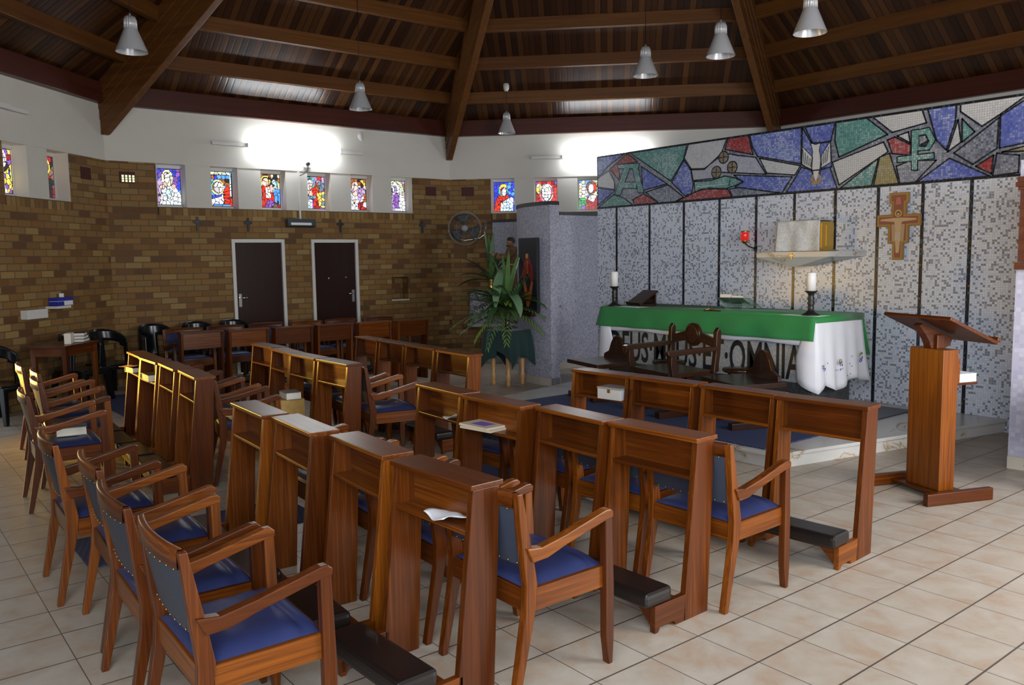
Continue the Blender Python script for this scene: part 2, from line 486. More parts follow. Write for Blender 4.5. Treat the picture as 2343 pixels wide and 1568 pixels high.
# ------------------------------------------------------------------ mesh builder
class MB:
    def __init__(s):
        s.bm = bmesh.new()
        s.mats = []

    def mi(s, m):
        if m not in s.mats:
            s.mats.append(m)
        return s.mats.index(m)

    def face(s, pts, m, smooth=False):
        vs = [s.bm.verts.new(p) for p in pts]
        f = s.bm.faces.new(vs)
        f.material_index = s.mi(m)
        f.smooth = smooth
        return f

    def hexa(s, b, t, m):
        """b, t: four bottom and four top points, same order, counter-clockwise from above"""
        vb = [s.bm.verts.new(p) for p in b]
        vt = [s.bm.verts.new(p) for p in t]
        k = s.mi(m)
        fs = [vb[::-1], vt] + [[vb[i], vb[(i + 1) % len(vb)], vt[(i + 1) % len(vb)], vt[i]] for i in range(len(vb))]
        for f in fs:
            q = s.bm.faces.new(f)
            q.material_index = k
        return s

    def box(s, x0, x1, y0, y1, z0, z1, m, mat=None):
        b = [(x0, y0, z0), (x1, y0, z0), (x1, y1, z0), (x0, y1, z0)]
        t = [(x, y, z1) for x, y, z in b]
        if mat is not None:
            b = [mat @ Vector(p) for p in b]
            t = [mat @ Vector(p) for p in t]
        return s.hexa(b, t, m)

    def prism(s, prof, axis, a0, a1, m, mat=None):
        """extrude a 2-D polygon along axis 0/1/2; prof gives the other two coordinates in order"""
        def P(p, a):
            q = [p[0], p[1]]
            q.insert(axis, a)
            v = Vector(q)
            return mat @ v if mat is not None else v
        area2 = sum(prof[i][0] * prof[(i + 1) % len(prof)][1] - prof[(i + 1) % len(prof)][0] * prof[i][1] for i in range(len(prof)))
        pr = prof if area2 > 0 else prof[::-1]
        if axis == 1:
            pr = pr[::-1]
        return s.hexa([P(p, a0) for p in pr], [P(p, a1) for p in pr], m)

    def tube(s, pts, r, m, n=8, cap=True):
        pts = [Vector(p) for p in pts]
        rings = []
        for i, p in enumerate(pts):
            d = (pts[min(i + 1, len(pts) - 1)] - pts[max(i - 1, 0)]).normalized()
            a = d.orthogonal().normalized() if i == 0 else (pa - d * pa.dot(d)).normalized()
            pa = a
            b = d.cross(a)
            rr = r[i] if isinstance(r, (list, tuple)) else r
            rings.append([s.bm.verts.new(p + (a * math.cos(2 * PI * k / n) + b * math.sin(2 * PI * k / n)) * rr) for k in range(n)])
        k0 = s.mi(m)
        for i in range(len(rings) - 1):
            for k in range(n):
                f = s.bm.faces.new([rings[i][k], rings[i][(k + 1) % n], rings[i + 1][(k + 1) % n], rings[i + 1][k]])
                f.material_index = k0
                f.smooth = True
        if cap:
            for rg in (rings[0][::-1], rings[-1]):
                f = s.bm.faces.new(rg)
                f.material_index = k0
        return s

    def lathe(s, prof, m, n=20, c=(0, 0), smooth=True, sy=1.0, mat=None, cap=True):
        rings = []
        for r, z in prof:
            ring = []
            for k in range(n):
                v = Vector((c[0] + r * math.cos(2 * PI * k / n), c[1] + r * sy * math.sin(2 * PI * k / n), z))
                ring.append(s.bm.verts.new(mat @ v if mat is not None else v))
            rings.append(ring)
        k0 = s.mi(m)
        for i in range(len(rings) - 1):
            for k in range(n):
                f = s.bm.faces.new([rings[i][k], rings[i][(k + 1) % n], rings[i + 1][(k + 1) % n], rings[i + 1][k]])
                f.material_index = k0
                f.smooth = smooth
        if cap:
            for rg, rr in ((rings[0][::-1], prof[0][0]), (rings[-1], prof[-1][0])):
                if rr > 1e-5:
                    f = s.bm.faces.new(rg)
                    f.material_index = k0
        return s

    def grid(s, fn, nu, nv, m, smooth=True, skip=None):
        vs = [[s.bm.verts.new(fn(i / nu, j / nv)) for j in range(nv + 1)] for i in range(nu + 1)]
        k0 = s.mi(m)
        for i in range(nu):
            for j in range(nv):
                if skip and skip(i, j):
                    continue
                f = s.bm.faces.new([vs[i][j], vs[i + 1][j], vs[i + 1][j + 1], vs[i][j + 1]])
                f.material_index = k0
                f.smooth = smooth
        return s

    def ball(s, c, r, m, n=10):
        prof = [(max(1e-4, math.sin(PI * i / n)), -math.cos(PI * i / n)) for i in range(n + 1)]
        rr = r if isinstance(r, (tuple, list)) else (r, r, r)
        mt = Matrix.Translation(c) @ Matrix.Diagonal((rr[0], rr[1], rr[2], 1))
        return s.lathe(prof, m, max(8, n + 2), mat=mt, cap=False)

    def build(s, name, parent=None, bevel=0.0, solid=0.0, weld=False, seg=2):
        bm = s.bm
        if weld:
            bmesh.ops.remove_doubles(bm, verts=bm.verts, dist=1e-5)
        if bevel:
            bm.normal_update()
            es = [e for e in bm.edges if len(e.link_faces) == 2 and e.calc_face_angle(0) > R(28)]
            try:
                bmesh.ops.bevel(bm, geom=es, offset=bevel, segments=seg, profile=0.6, affect='EDGES', clamp_overlap=True)
            except Exception:
                pass
        bm.normal_update()
        me = bpy.data.meshes.new(name)
        bm.to_mesh(me)
        bm.free()
        for m in s.mats:
            me.materials.append(m)
        o = bpy.data.objects.new(name, me)
        COL.objects.link(o)
        if parent is not None:
            o.parent = parent
        if solid:
            md = o.modifiers.new('solid', 'SOLIDIFY')
            md.thickness = solid
            md.offset = 0
        return o


def tag(o, label, cat, group=None, kind=None):
    o['label'] = label
    o['category'] = cat
    if group:
        o['group'] = group
    if kind:
        o['kind'] = kind
    return o


def thing(name, label, cat, loc=(0, 0, 0), rz=0.0, group=None, kind=None):
    o = bpy.data.objects.new(name, None)
    COL.objects.link(o)
    o.empty_display_size = 0.1
    o.location = loc
    o.rotation_euler = (0, 0, R(rz))
    return tag(o, label, cat, group, kind)


def dup(o, parent=None):
    c = o.copy()
    COL.objects.link(c)
    c.parent = parent
    for ch in o.children:
        dup(ch, c)
    return c


def place(proto, used, loc, rz, label, group=None):
    o = proto if not used else dup(proto)
    o.location = loc
    o.rotation_euler = (0, 0, R(rz))
    o['label'] = label
    if group:
        o['group'] = group
    return o


# ------------------------------------------------------------------ octagonal room
def wall_frame(n, d=None):
    """matrix of a wall frame: x along the wall, y outward, z up, origin at the middle of the wall line"""
    a = R(n)
    d = AP if d is None else d
    return Matrix.Translation((OX + d * math.cos(a), OY + d * math.sin(a), 0)) @ Matrix.Rotation(R(n - 90), 4, 'Z')


HALF = AP * math.tan(PI / 8)


def holes_wall(x0, x1, z0, z1, holes, th, m, y0=0.0):
    """wall of boxes with rectangular holes (hx0, hx1, hz0, hz1)"""
    mb = MB()
    xs = sorted({x0, x1, *[h[0] for h in holes], *[h[1] for h in holes]})
    zs = sorted({z0, z1, *[h[2] for h in holes], *[h[3] for h in holes]})
    xs = [x for x in xs if x0 <= x <= x1]
    zs = [z for z in zs if z0 <= z <= z1]
    for i in range(len(xs) - 1):
        run = None
        for j in range(len(zs) - 1):
            cx, cz = (xs[i] + xs[i + 1]) / 2, (zs[j] + zs[j + 1]) / 2
            inside = any(h[0] < cx < h[1] and h[2] < cz < h[3] for h in holes)
            if not inside:
                if run is None:
                    run = zs[j]
            if inside and run is not None:
                mb.box(xs[i], xs[i + 1], y0, y0 + th, run, zs[j], m)
                run = None
        if run is not None:
            mb.box(xs[i], xs[i + 1], y0, y0 + th, run, z1, m)
    return mb


def struct(mb, name, mat, label, cat, **kw):
    o = mb.build(name, **kw)
    o.matrix_world = mat
    return tag(o, label, cat, None, 'structure')


ZS, ZL, ZB = 2.505, 3.12, 3.865       # sill, lintel, underside of ring beam
TH = 0.28

# floor
mb = MB()
mb.face([(-14, -3.4, 0), (3.2, -3.4, 0), (3.2, 14, 0), (-14, 14, 0)], FLOORM)
tag(mb.build('floor'), 'beige mottled ceramic tile floor with dark grout lines', 'floor', None, 'structure')

WB, WC, WA, WR = wall_frame(180), wall_frame(135), wall_frame(225), wall_frame(90)
SB = lambda y: y - OY                       # world Y -> wall b coordinate
SCW = lambda s: s - 0.0155
SAW = lambda dist: HALF - dist

win_b = [(SB(3.55 + 0.765 * k), SB(3.95 + 0.765 * k)) for k in range(6)]
win_c = [(SCW(-2.07 + 0.765 * k), SCW(-1.66 + 0.765 * k)) for k in range(3)]
win_a = [(SAW(1.20 + 0.765 * k), SAW(0.80 + 0.765 * k)) for k in range(2)]
DOORS = [(SB(4.575), SB(5.405)), (SB(5.865), SB(6.69))]
NICHE = (SB(7.33), SB(7.66), 1.02, 1.41)
holes = [(a, b, -1, 2.04) for a, b in DOORS] + [NICHE]
lowb = holes_wall(-HALF - .1, HALF + .1, 0, ZS - .115, holes, TH, BRICK)
lowb.box(NICHE[0], NICHE[1], .2, TH, NICHE[2], NICHE[3], BRICK)
lowb.box(NICHE[0] - .01, NICHE[1] + .01, -.012, .19, NICHE[2] - .018, NICHE[2] + .004, PLASTER)
struct(lowb, 'wall_back', WB, 'tan and brown face-brick wall with two doors, small crosses and a niche', 'brick wall')


def window_band(name, mat, wins, lo, hi, blo, bhi, label):
    """soldier course, plaster piers and brick ends between sill and lintel"""
    x0, x1 = wins[0][0], wins[-1][1]
    x0, x1 = min(w[0] for w in wins), max(w[1] for w in wins)
    b = MB()
    b.box(x0, x1, 0.001, TH, ZS - .115, ZS, SOLDIER)
    if lo < x0:
        b.box(lo, x0 - .012, 0, TH, ZS - .115, ZL, BRICK)
    if hi > x1:
        b.box(x1 + .012, hi, 0, TH, ZS - .115, ZL, BRICK)
    ws = sorted(wins)
    for i in range(len(ws) - 1):
        b.box(ws[i][1], ws[i + 1][0], 0.004, TH, ZS, ZL, PLASTER)
    b.box(x0 - .012, x0, 0.004, TH, ZS, ZL, PLASTER)
    b.box(x1, x1 + .012, 0.004, TH, ZS, ZL, PLASTER)
    struct(b, name, mat, label, 'wall')


window_band('wall_back_window_band', WB, win_b, -HALF - .1, HALF + .1, 0, 0, 'band of white piers between six stained-glass windows above the brick')
window_band('wall_corner_window_band', WC, win_c, -HALF - .1, HALF + .1, 0, 0, 'band of white piers between the windows behind the grey shrine wall')
window_band('wall_left_window_band', WA, win_a, -HALF - .1, HALF + .1, 0, 0, 'band of white piers between the windows at the picture edge wall')
for nm, M_, lab, hs in (('wall_corner', WC, 'brick wall behind the fan and the shrine', []), ('wall_left', WA, 'shaded brick wall behind the black plastic chairs at the picture edge', [(SAW(3.95), SAW(2.55), -1, 2.2)])):
    struct(holes_wall(-HALF - .1, HALF + .1, 0, ZS - .115, hs, TH, BRICK), nm, M_, lab, 'brick wall')
for nm, M_, lab in (('wall_back_upper', WB, 'white plaster wall strip with the long lit tube above six windows'),
                    ('wall_corner_upper', WC, 'white plaster wall strip above the windows beside the mural'),
                    ('wall_left_upper', WA, 'white plaster wall strip above the windows at the picture edge')):
    b = MB()
    b.box(-HALF - .12, HALF + .12, -0.006, TH, ZL, 3.40, PLASTER)
    b.box(-HALF - .12, HALF + .12, 0.004, TH, 3.40, 4.25, PLASTER)
    struct(b, nm, M_, lab, 'wall')
b = MB()
b.box(-HALF - .1, HALF + .1, 0, TH, 0, 4.25, PLASTER)
struct(b, 'wall_far', WR, 'white plaster wall rising behind the top of the mosaic mural', 'wall')
# the sides of the room behind the viewer: garden door, entrance and amber door are openings
for n, nm, hs, lab in ((45, 'wall_right_far', [], 'plaster wall beyond the picture edge'), (0, 'wall_right', [(-1.6, 1.4, 0, 2.5)], 'plaster wall with the garden door opening'),
                       (315, 'wall_entrance', [(-2.3, 2.3, 0, 2.75)], 'plaster wall with the wide entrance opening'), (270, 'wall_near', [], 'plaster wall beside the entrance, out of the picture')):
    w_ = holes_wall(-HALF - .1, HALF + .1, 0, 4.25, hs, TH, PLASTER)
    struct(w_, nm, wall_frame(n), lab, 'wall')

# ceiling: eight sloping boarded sectors rising to the middle
Z0, SL = 4.12, 0.67
cb = MB()
uvl = cb.bm.loops.layers.uv.new('UVMap')
for k in range(8):
    n = 45 * k
    M_ = wall_frame(n)
    aa = AP + .15
    pts, uvs = [], []
    for q, ap_ in ((-1, aa), (1, aa), (1, .35), (-1, .35)):
        s_ = q * ap_ * math.tan(PI / 8)
        pts.append(M_ @ Vector((s_, ap_ - AP, Z0 + SL * (AP - ap_))))
        uvs.append((s_ + k * 7, (AP - ap_) * math.hypot(1, SL)))
    f = cb.face(pts, PLANKS)
    for lp, uv in zip(f.loops, uvs):
        lp[uvl].uv = uv
cb.face([Vector((OX + .6 * math.cos(R(22.5 + 45 * k)), OY + .6 * math.sin(R(22.5 + 45 * k)), Z0 + SL * (AP - .3))) for k in range(8)], PLANKS)
tag(cb.build('ceiling'), 'dark varnished tongue-and-groove boarded ceiling rising to the middle', 'ceiling', None, 'structure')
for k, (n, who) in enumerate(((225, 'over the wall at the picture edge'), (180, 'over the brick wall with two doors'), (135, 'over the wall behind the shrine'), (90, 'over the mosaic mural'), (0, 'over the garden door wall'), (45, 'beyond the mural end'), (270, 'over the amber door'), (315, 'over the entrance'))):
    M_ = wall_frame(n)
    hw = (AP - .08) * math.tan(PI / 8)
    b = MB()
    b.box(-hw - .05, hw + .05, -.10, .05, ZB, 4.135, RINGW)
    o = b.build('ring_beam', bevel=.006)
    o.matrix_world = M_
    tag(o, 'dark red-brown timber beam along the wall top ' + who, 'beam', 'beams along the wall tops', 'structure')
    if n in (0, 45, 270, 315):
        continue
    for j, ap_ in enumerate((6.33, 5.70, 5.07, 4.42, 3.77)):
        hw = ap_ * math.tan(PI / 8)
        b = MB()
        zc = Z0 + SL * (AP - ap_)
        b.box(-hw, hw, -.045, .045, zc - .155, zc + .06, BEAM[0])
        o = b.build('ceiling_beam', bevel=.006)
        o.matrix_world = M_ @ Matrix.Translation((0, ap_ - AP, 0))
        tag(o, ('lowest', 'second', 'third', 'fourth', 'highest')[j] + ' horizontal ceiling beam ' + who, 'beam', 'horizontal ceiling beams', 'structure')
SH = 0.62
for d, who in ((202.5, 'between the picture edge wall and the brick wall with doors'), (157.5, 'ending above the fan'), (112.5, 'ending above the mural beside the dove'), (67.5, 'beyond the mural'), (22.5, 'by the garden door'), (247.5, 'by the amber door'), (292.5, 'near the entrance'), (337.5, 'beside the entrance')):
    a = R(d)
    RR = AP / math.cos(PI / 8)
    M_ = Matrix.Translation((OX, OY, 0)) @ Matrix.Rotation(a - PI / 2, 4, 'Z')
    zb = lambda r: 3.487 + SH * (7.32 - r)
    b = MB()
    for hw, up0, up1 in ((.052, 0, .22), (.062, .22, .36), (.072, .36, .50), (.082, .50, .78)):
        prof = [(RR - .03, 3.455 + up0), (RR - .08, zb(RR - .08) + up0), (.3, zb(.3) + up0), (.3, zb(.3) + up1), (RR - .03, zb(RR - .03) + up1)]
        if up0 > 0:
            prof = [(RR - .03, zb(RR - .03) + up0), (.3, zb(.3) + up0), (.3, zb(.3) + up1), (RR - .03, zb(RR - .03) + up1)]
        b.prism(prof, 0, -hw, hw, BEAM[1])
    o = b.build('hip_beam', bevel=.006)
    o.matrix_world = M_
    tag(o, 'deep laminated sloping roof beam ' + who, 'beam', 'sloping hip beams', 'structure')


# ------------------------------------------------------------------ stained glass
def glassmat(i):
    m, nt, b = new_mat('stained_glass_%d' % i)
    g = G(nt)
    at = g.N.new('ShaderNodeAttribute')
    at.attribute_name = 'glass'
    n = g.noise(g.coord(), 30, 3)
    c = g.mix(g.m('MULTIPLY', n, 0.45), at.outputs['Color'], (0.0, 0.0, 0.0))
    b.inputs['Base Color'].default_value = (0.02, 0.02, 0.02, 1)
    b.inputs['Roughness'].default_value = 0.25
    g.L.new(at.outputs['Color'], b.inputs['Emission Color'])
    g.L.new(c, b.inputs['Emission Color'])
    b.inputs['Emission Strength'].default_value = 1.25
    return m


GLASSM = glassmat(0)
C_ = dict(B=(.03, .05, .62), b=(.10, .32, .95), W=(.95, .97, 1.0), w=(.72, .66, .72), Y=(.95, .70, .12), y=(.85, .85, .35), O=(.36, .11, .02), R=(.75, .03, .01), r=(.32, .01, .015), G=(.06, .36, .12), T=(.10, .45, .42),
          P=(.22, .08, .40), p=(.42, .28, .52), F=(.72, .50, .42), N=(.20, .11, .07), K=(.02, .02, .02), S=(.16, .22, .32), C=(.55, .78, .98), L=(.62, .62, .42))


def inside(u, v, sh):
    if sh[0] == 'e':
        return ((u - sh[1]) / sh[3]) ** 2 + ((v - sh[2]) / sh[4]) ** 2 <= 1
    if sh[0] == 'ring':
        q = ((u - sh[1]) / sh[3]) ** 2 + ((v - sh[2]) / sh[4]) ** 2
        return sh[5] <= q <= 1
    pts = sh[1]
    c = False
    for i in range(len(pts)):
        x1, y1 = pts[i]
        x2, y2 = pts[i - 1]
        if (y1 > v) != (y2 > v) and u < (x2 - x1) * (v - y1) / (y2 - y1) + x1:
            c = not c
    return c


# (background letters, [(shape, colour letters)]) drawn bottom to top, u right, v up
WIN = [
    ('BBPb', [(('p', [(0, 0), (0, .6), (.3, .8), (.45, .6), (.2, 0)]), 'pNp'), (('p', [(.18, 0), (.28, .5), (.5, .62), (.8, .5), (.98, .3), (.98, 0)]), 'WWC'), (('e', .5, .74, .22, .24), 'LLF'), (('e', .49, .76, .11, .15), 'W'), (('p', [(.4, .3), (.5, .55), (.66, .4), (.6, .2)]), 'C'), (('e', .3, .5, .09, .07), 'F'), (('e', .72, .52, .08, .07), 'F')]),
    ('OOBKb', [(('p', [(.6, 0), (.62, .45), (.8, .62), (.98, .4), (.98, 0)]), 'RRr'), (('ring', .4, .55, .27, .22, .55), 'yTy'), (('e', .44, .55, .18, .16), 'ww'), (('p', [(0, .02), (.1, .2), (.55, .3), (.6, .45), (.66, .1), (.5, .05)]), 'WWW'), (('p', [(.9, .3), (.9, .95), (.97, .95), (.97, .3)]), 'CLC'), (('p', [(.1, .9), (.1, .99), (.9, .99), (.9, .9)]), 'LCL'), (('p', [(.2, 0), (.2, .07), (.9, .07), (.9, 0)]), 'bWb')]),
    ('KOrL', [(('p', [(.0, .1), (.0, .55), (.25, .6), (.3, .1)]), 'Wp'), (('p', [(.7, .2), (.72, .6), (.98, .55), (.98, .1)]), 'bWb'), (('p', [(.62, .75), (.7, .85), (.9, .8), (.9, .6)]), 'CT'), (('p', [(.2, .1), (.2, .65), (.5, .68), (.72, .4), (.75, .1)]), 'RrR'), (('p', [(.36, .3), (.38, .62), (.55, .62), (.6, .3)]), 'WWW'), (('ring', .38, .8, .22, .16, .5), 'YY'), (('e', .38, .76, .14, .13), 'Fw'), (('e', .62, .58, .07, .12), 'F'), (('p', [(.3, 0), (.45, .26), (.7, .2), (.95, 0)]), 'PPN')]),
    ('PRPp', [(('p', [(.55, .1), (.6, .5), (.98, .55), (.98, .05)]), 'YYS'), (('e', .82, .7, .17, .16), 'SS'), (('e', .68, .66, .1, .09), 'ON'), (('p', [(.45, 0), (.48, .5), (.62, .5), (.75, 0)]), 'Rr'), (('ring', .3, .8, .28, .18, .5), 'TyT'), (('e', .28, .74, .16, .16), 'wF'), (('p', [(0, .25), (.04, .55), (.4, .58), (.48, .3)]), 'Fww'), (('p', [(.02, .0), (.05, .3), (.4, .28), (.4, 0)]), 'CWC'), (('p', [(.2, .3), (.2, .4), (.6, .42), (.6, .32)]), 'S')]),
    ('OKNF', [(('p', [(.02, .88), (.1, .98), (.24, .9), (.1, .8)]), 'Y'), (('p', [(.7, .95), (.95, .75), (.98, .85), (.8, .98)]), 'Y'), (('p', [(0, .5), (.1, .7), (.9, .72), (.98, .55), (.6, .5)]), 'pF'), (('e', .44, .76, .16, .15), 'Fw'), (('p', [(.1, 0), (.1, .4), (.5, .65), (.7, .3), (.6, 0)]), 'WpF'), (('e', .72, .42, .16, .16), 'pw'), (('p', [(.55, .05), (.6, .26), (.98, .28), (.98, 0)]), 'rRW'), (('e', .2, .45, .12, .12), 'Cb')]),
    ('pLNC', [(('ring', .48, .6, .46, .42, .7), 'yYy'), (('p', [(.55, .02), (.72, .8), (.45, .98), (.3, .8), (.36, .5), (.6, .4)]), 'WWW'), (('p', [(.6, 0), (.75, .7), (.98, .4), (.98, 0)]), 'WWW'), (('e', .46, .72, .12, .14), 'pw'), (('p', [(.36, .12), (.38, .55), (.62, .6), (.68, .1)]), 'PPb'), (('p', [(0, .0), (.05, .35), (.35, .3), (.5, .0)]), 'pFp'), (('e', .16, .45, .15, .07), 'T')]),
    ('BBb', [(('p', [(.02, 0), (.1, .4), (.3, .6), (.6, .58), (.75, .5), (.4, .3), (.3, 0)]), 'RRR'), (('p', [(.3, 0), (.35, .3), (.7, .45), (.9, .3), (.9, 0)]), 'CWC'), (('e', .45, .72, .22, .2), 'TGY'), (('e', .47, .86, .16, .08), 'YG'), (('e', .47, .68, .15, .15), 'Nr'), (('e', .5, .67, .10, .14), 'W'), (('p', [(.7, .3), (.8, .5), (.95, .45), (.95, .2)]), 'bWP')]),
    ('RrRP', [(('e', .15, .75, .14, .18), 'Yw'), (('ring', .5, .6, .32, .32, .7), 'WpW'), (('e', .5, .62, .22, .28), 'WW'), (('p', [(.05, .02), (.2, .25), (.5, .35), (.85, .25), (.98, .02)]), 'WW')]),
    ('Lwb', [(('p', [(0, 0), (.0, .4), (.35, .4), (.4, 0)]), 'GGP'), (('e', .6, .75, .24, .22), 'NR'), (('e', .58, .72, .12, .15), 'WF'), (('p', [(.3, 0), (.38, .4), (.6, .55), (.9, .45), (.98, 0)]), 'rOr'), (('p', [(.42, .35), (.55, .5), (.85, .48), (.7, .25)]), 'WW')]),
    ('KPrY', [(('p', [(.0, 0), (.1, .4), (.6, .5), (.9, .4), (.98, 0)]), 'WPW'), (('p', [(.5, .4), (.9, .6), (.98, .2), (.8, 0)]), 'YBP'), (('e', .6, .78, .2, .2), 'wW'), (('e', .3, .55, .3, .1), 'YT')]),
    ('KNrK', [(('p', [(.2, 0), (.2, .5), (.6, .65), (.9, .45), (.9, 0)]), 'KCr'), (('ring', .5, .75, .34, .22, .6), 'YCY'), (('e', .5, .7, .22, .2), 'FN'), (('e', .25, .35, .16, .14), 'FF')]),
]
COUNT = [0]


def stained(mat, a, b, design, idx, label, zlo=ZS + .03, zhi=ZL - .035):
    rnd = random.Random(100 + design)
    root = thing('window_%d' % idx, label, 'stained glass window', (0, 0, 0), 0, 'stained glass windows', 'structure')
    root.matrix_world = mat @ Matrix.Translation(((a + b) / 2, .2, 0))
    w, h = b - a, zhi - zlo
    bg, shapes = WIN[design]
    nu, nv = 38, 54
    seeds = []
    for i in range(7):
        for j in range(9):
            u, v = (i + .5 + rnd.uniform(-.38, .38)) / 7, (j + .5 + rnd.uniform(-.38, .38)) / 9
            col, sid = C_[rnd.choice(bg)], -1
            for q, (sh, cs) in enumerate(shapes):
                if inside(u, v, sh):
                    col, sid = C_[cs[0] if rnd.random() < .55 else rnd.choice(cs)], q
            k = rnd.uniform(.7, 1.15)
            seeds.append((u, v, tuple(min(1, c * k) for c in col), sid))
    # shapes own their exact area; inside one shape neighbouring bits of equal colour melt together
    b_ = MB()
    lay = b_.bm.loops.layers.float_color.new('glass')
    k0 = b_.mi(GLASSM)
    vs = [[b_.bm.verts.new((-w / 2 + .012 + (w - .024) * i / nu, 0, zlo + .012 + (h - .024) * j / nv)) for j in range(nv + 1)] for i in range(nu + 1)]
    for i in range(nu):
        for j in range(nv):
            u, v = (i + .5) / nu, (j + .5) / nv
            s0 = -1
            edge = False
            for q, (sh, cs) in enumerate(shapes):
                if inside(u, v, sh):
                    s0 = q
            for du, dv in ((.016, 0), (0, .012)):
                s1 = -1
                for q, (sh, cs) in enumerate(shapes):
                    if inside(u + du, v + dv, sh):
                        s1 = q
                edge = edge or s1 != s0
            ds = sorted(((u - q[0]) ** 2 + ((v - q[1]) * 1.38) ** 2 + (0 if q[3] == s0 else .35), q[2], q[3]) for q in seeds)
            col = ds[0][1]
            if ds[0][2] != s0:
                col = C_[(shapes[s0][1] if s0 >= 0 else bg)[0]]
            lead = math.sqrt(ds[1][0]) - math.sqrt(ds[0][0]) < .020 and ds[1][1] != ds[0][1]
            if edge or lead or i in (0, nu - 1) or j in (0, nv - 1):
                col = (.006, .006, .007)
            f = b_.bm.faces.new([vs[i][j], vs[i + 1][j], vs[i + 1][j + 1], vs[i][j + 1]])
            f.material_index = k0
            for lp in f.loops:
                lp[lay] = (*col, 1)
    b_.build('stained_glass', root)
    f = MB()
    for x0, x1, z0, z1 in ((-w / 2, w / 2, zlo - .03, zlo + .012), (-w / 2, w / 2, zhi - .012, zhi + .035), (-w / 2, -w / 2 + .014, zlo, zhi), (w / 2 - .014, w / 2, zlo, zhi)):
        f.box(x0, x1, -.015, .03, z0, z1, WHITEP)
    f.build('window_frame', root)


LW = ['stained-glass window of a veiled white figure, nearest the corner with the brick vent', 'stained-glass window of a bowed haloed head with a red robe', 'stained-glass window of a yellow-haloed figure with raised hand',
      'stained-glass window of two embracing figures, one in yellow', 'stained-glass window of a pale figure among pink faces', 'stained-glass window of a figure in a white veil and violet robe',
      'stained-glass window of a crowned figure with red cloak on deep blue', 'stained-glass window of a white haloed bust on red', 'stained-glass window of a brown-robed figure half hidden by the mural']
for k, (a, b) in enumerate(win_b):
    stained(WB, a, b, k, k + 1, LW[k])
for k, (a, b) in enumerate(win_c):
    stained(WC, a, b, 6 + k, 7 + k, LW[6 + k])
for k, (a, b) in enumerate(win_a[:2]):
    stained(WA, a, b, 10 - k, 10 + k, ('stained-glass window of a haloed dark-robed head beside the brick corner', 'stained-glass window of a mother with child cut by the picture edge')[k])

# ------------------------------------------------------------------ doors in the back wall
for k, (a, b) in enumerate(DOORS):
    root = thing('door_%d' % (k + 1), ('dark brown flush door with its handle on the side of the picture edge', 'dark brown flush door with two pale specks, nearer the niche')[k], 'door', kind='structure')
    root.matrix_world = WB @ Matrix.Translation(((a + b) / 2, 0, 0))
    hw = (b - a) / 2
    f = MB()
    f.box(-hw - .005, -hw + .045, -.022, .1, 0, 2.05, WHITEP)
    f.box(hw - .045, hw + .005, -.022, .1, 0, 2.05, WHITEP)
    f.box(-hw + .045, hw - .045, -.022, .1, 2.0, 2.05, WHITEP)
    f.build('door_frame', root, bevel=.004)
    MB().box(-hw + .047, hw - .047, .012, .055, .008, 1.998, DOORW).build('door_leaf', root)
    s = (-1, 1)[k]
    hx = s * (hw - .10)
    h = MB()
    h.box(hx - .022, hx + .022, .004, .012, 1.02, 1.22, CHROME)
    h.tube([(hx, .01, 1.16), (hx, -.04, 1.16), (hx - s * .11, -.045, 1.16)], .009, CHROME)
    h.build('door_handle', root)
    if k == 1:
        h = MB()
        h.ball((-.12, .012, 1.42), .012, WHITEP)
        h.ball((.19, .012, 1.43), .010, WHITEP)
        h.build('door_stopper', root)

# ------------------------------------------------------------------ fittings on the back wall
def on_wall(mat, s, z, y=0.0):
    return mat @ Matrix.Translation((s, y, z))


for k, y in enumerate((4.08, 4.84, 6.386, 7.972)):
    lab = ('first of the small dark wooden wall crosses, above bare brick before the doors', 'small dark wooden wall cross above the first door', 'small dark wooden wall cross above the second door', 'small dark wooden wall cross above the niche, near the fan')[k]
    c = MB()
    c.box(-.016, .016, -.022, -.002, -.105, .105, IRON)
    c.box(-.062, .062, -.023, -.003, .012, .044, IRON)
    c.box(-.03, .03, -.024, -.002, -.002, .06, IRON)
    o = c.build('wall_cross', bevel=.003)
    o.matrix_world = on_wall(WB, SB(y), 2.27)
    tag(o, lab, 'cross', 'small station crosses')


def tube_light(mat, s0, s1, u0, u1, z, label):
    root = thing('tube_light', label, 'light fitting', group='fluorescent tube lights')
    root.matrix_world = mat @ Matrix.Translation((0, 0, z))
    b = MB()
    b.box(u0, u1, -.055, -.008, -.025, .025, WHITEP)
    b.build('trunking', root, bevel=.004)
    b = MB()
    b.box(s0, s1, -.10, -.055, -.03, .03, WHITEP)
    b.build('lamp_holder', root, bevel=.004)
    if s1 - s0 > .6:
        b = MB()
        for dz in (-.028, .028):
            b.tube([(s0 + .03, -.128, dz), (s1 - .03, -.128, dz)], .016, TUBE, 10)
        b.build('lit_tube', root)


tube_light(WB, SB(4.86), SB(6.40), SB(4.34), SB(6.82), 3.46, 'long lit fluorescent tube fitting glaring above the windows over the doors')
tube_light(WC, SCW(-.80), SCW(.75), SCW(-1.35), SCW(1.3), 3.46, 'lit fluorescent tube fitting partly behind the mural, over the shrine')
tube_light(WA, SAW(2.3), SAW(1.9), SAW(2.5), SAW(1.55), 3.50, 'unlit pale light fitting at the picture edge wall')

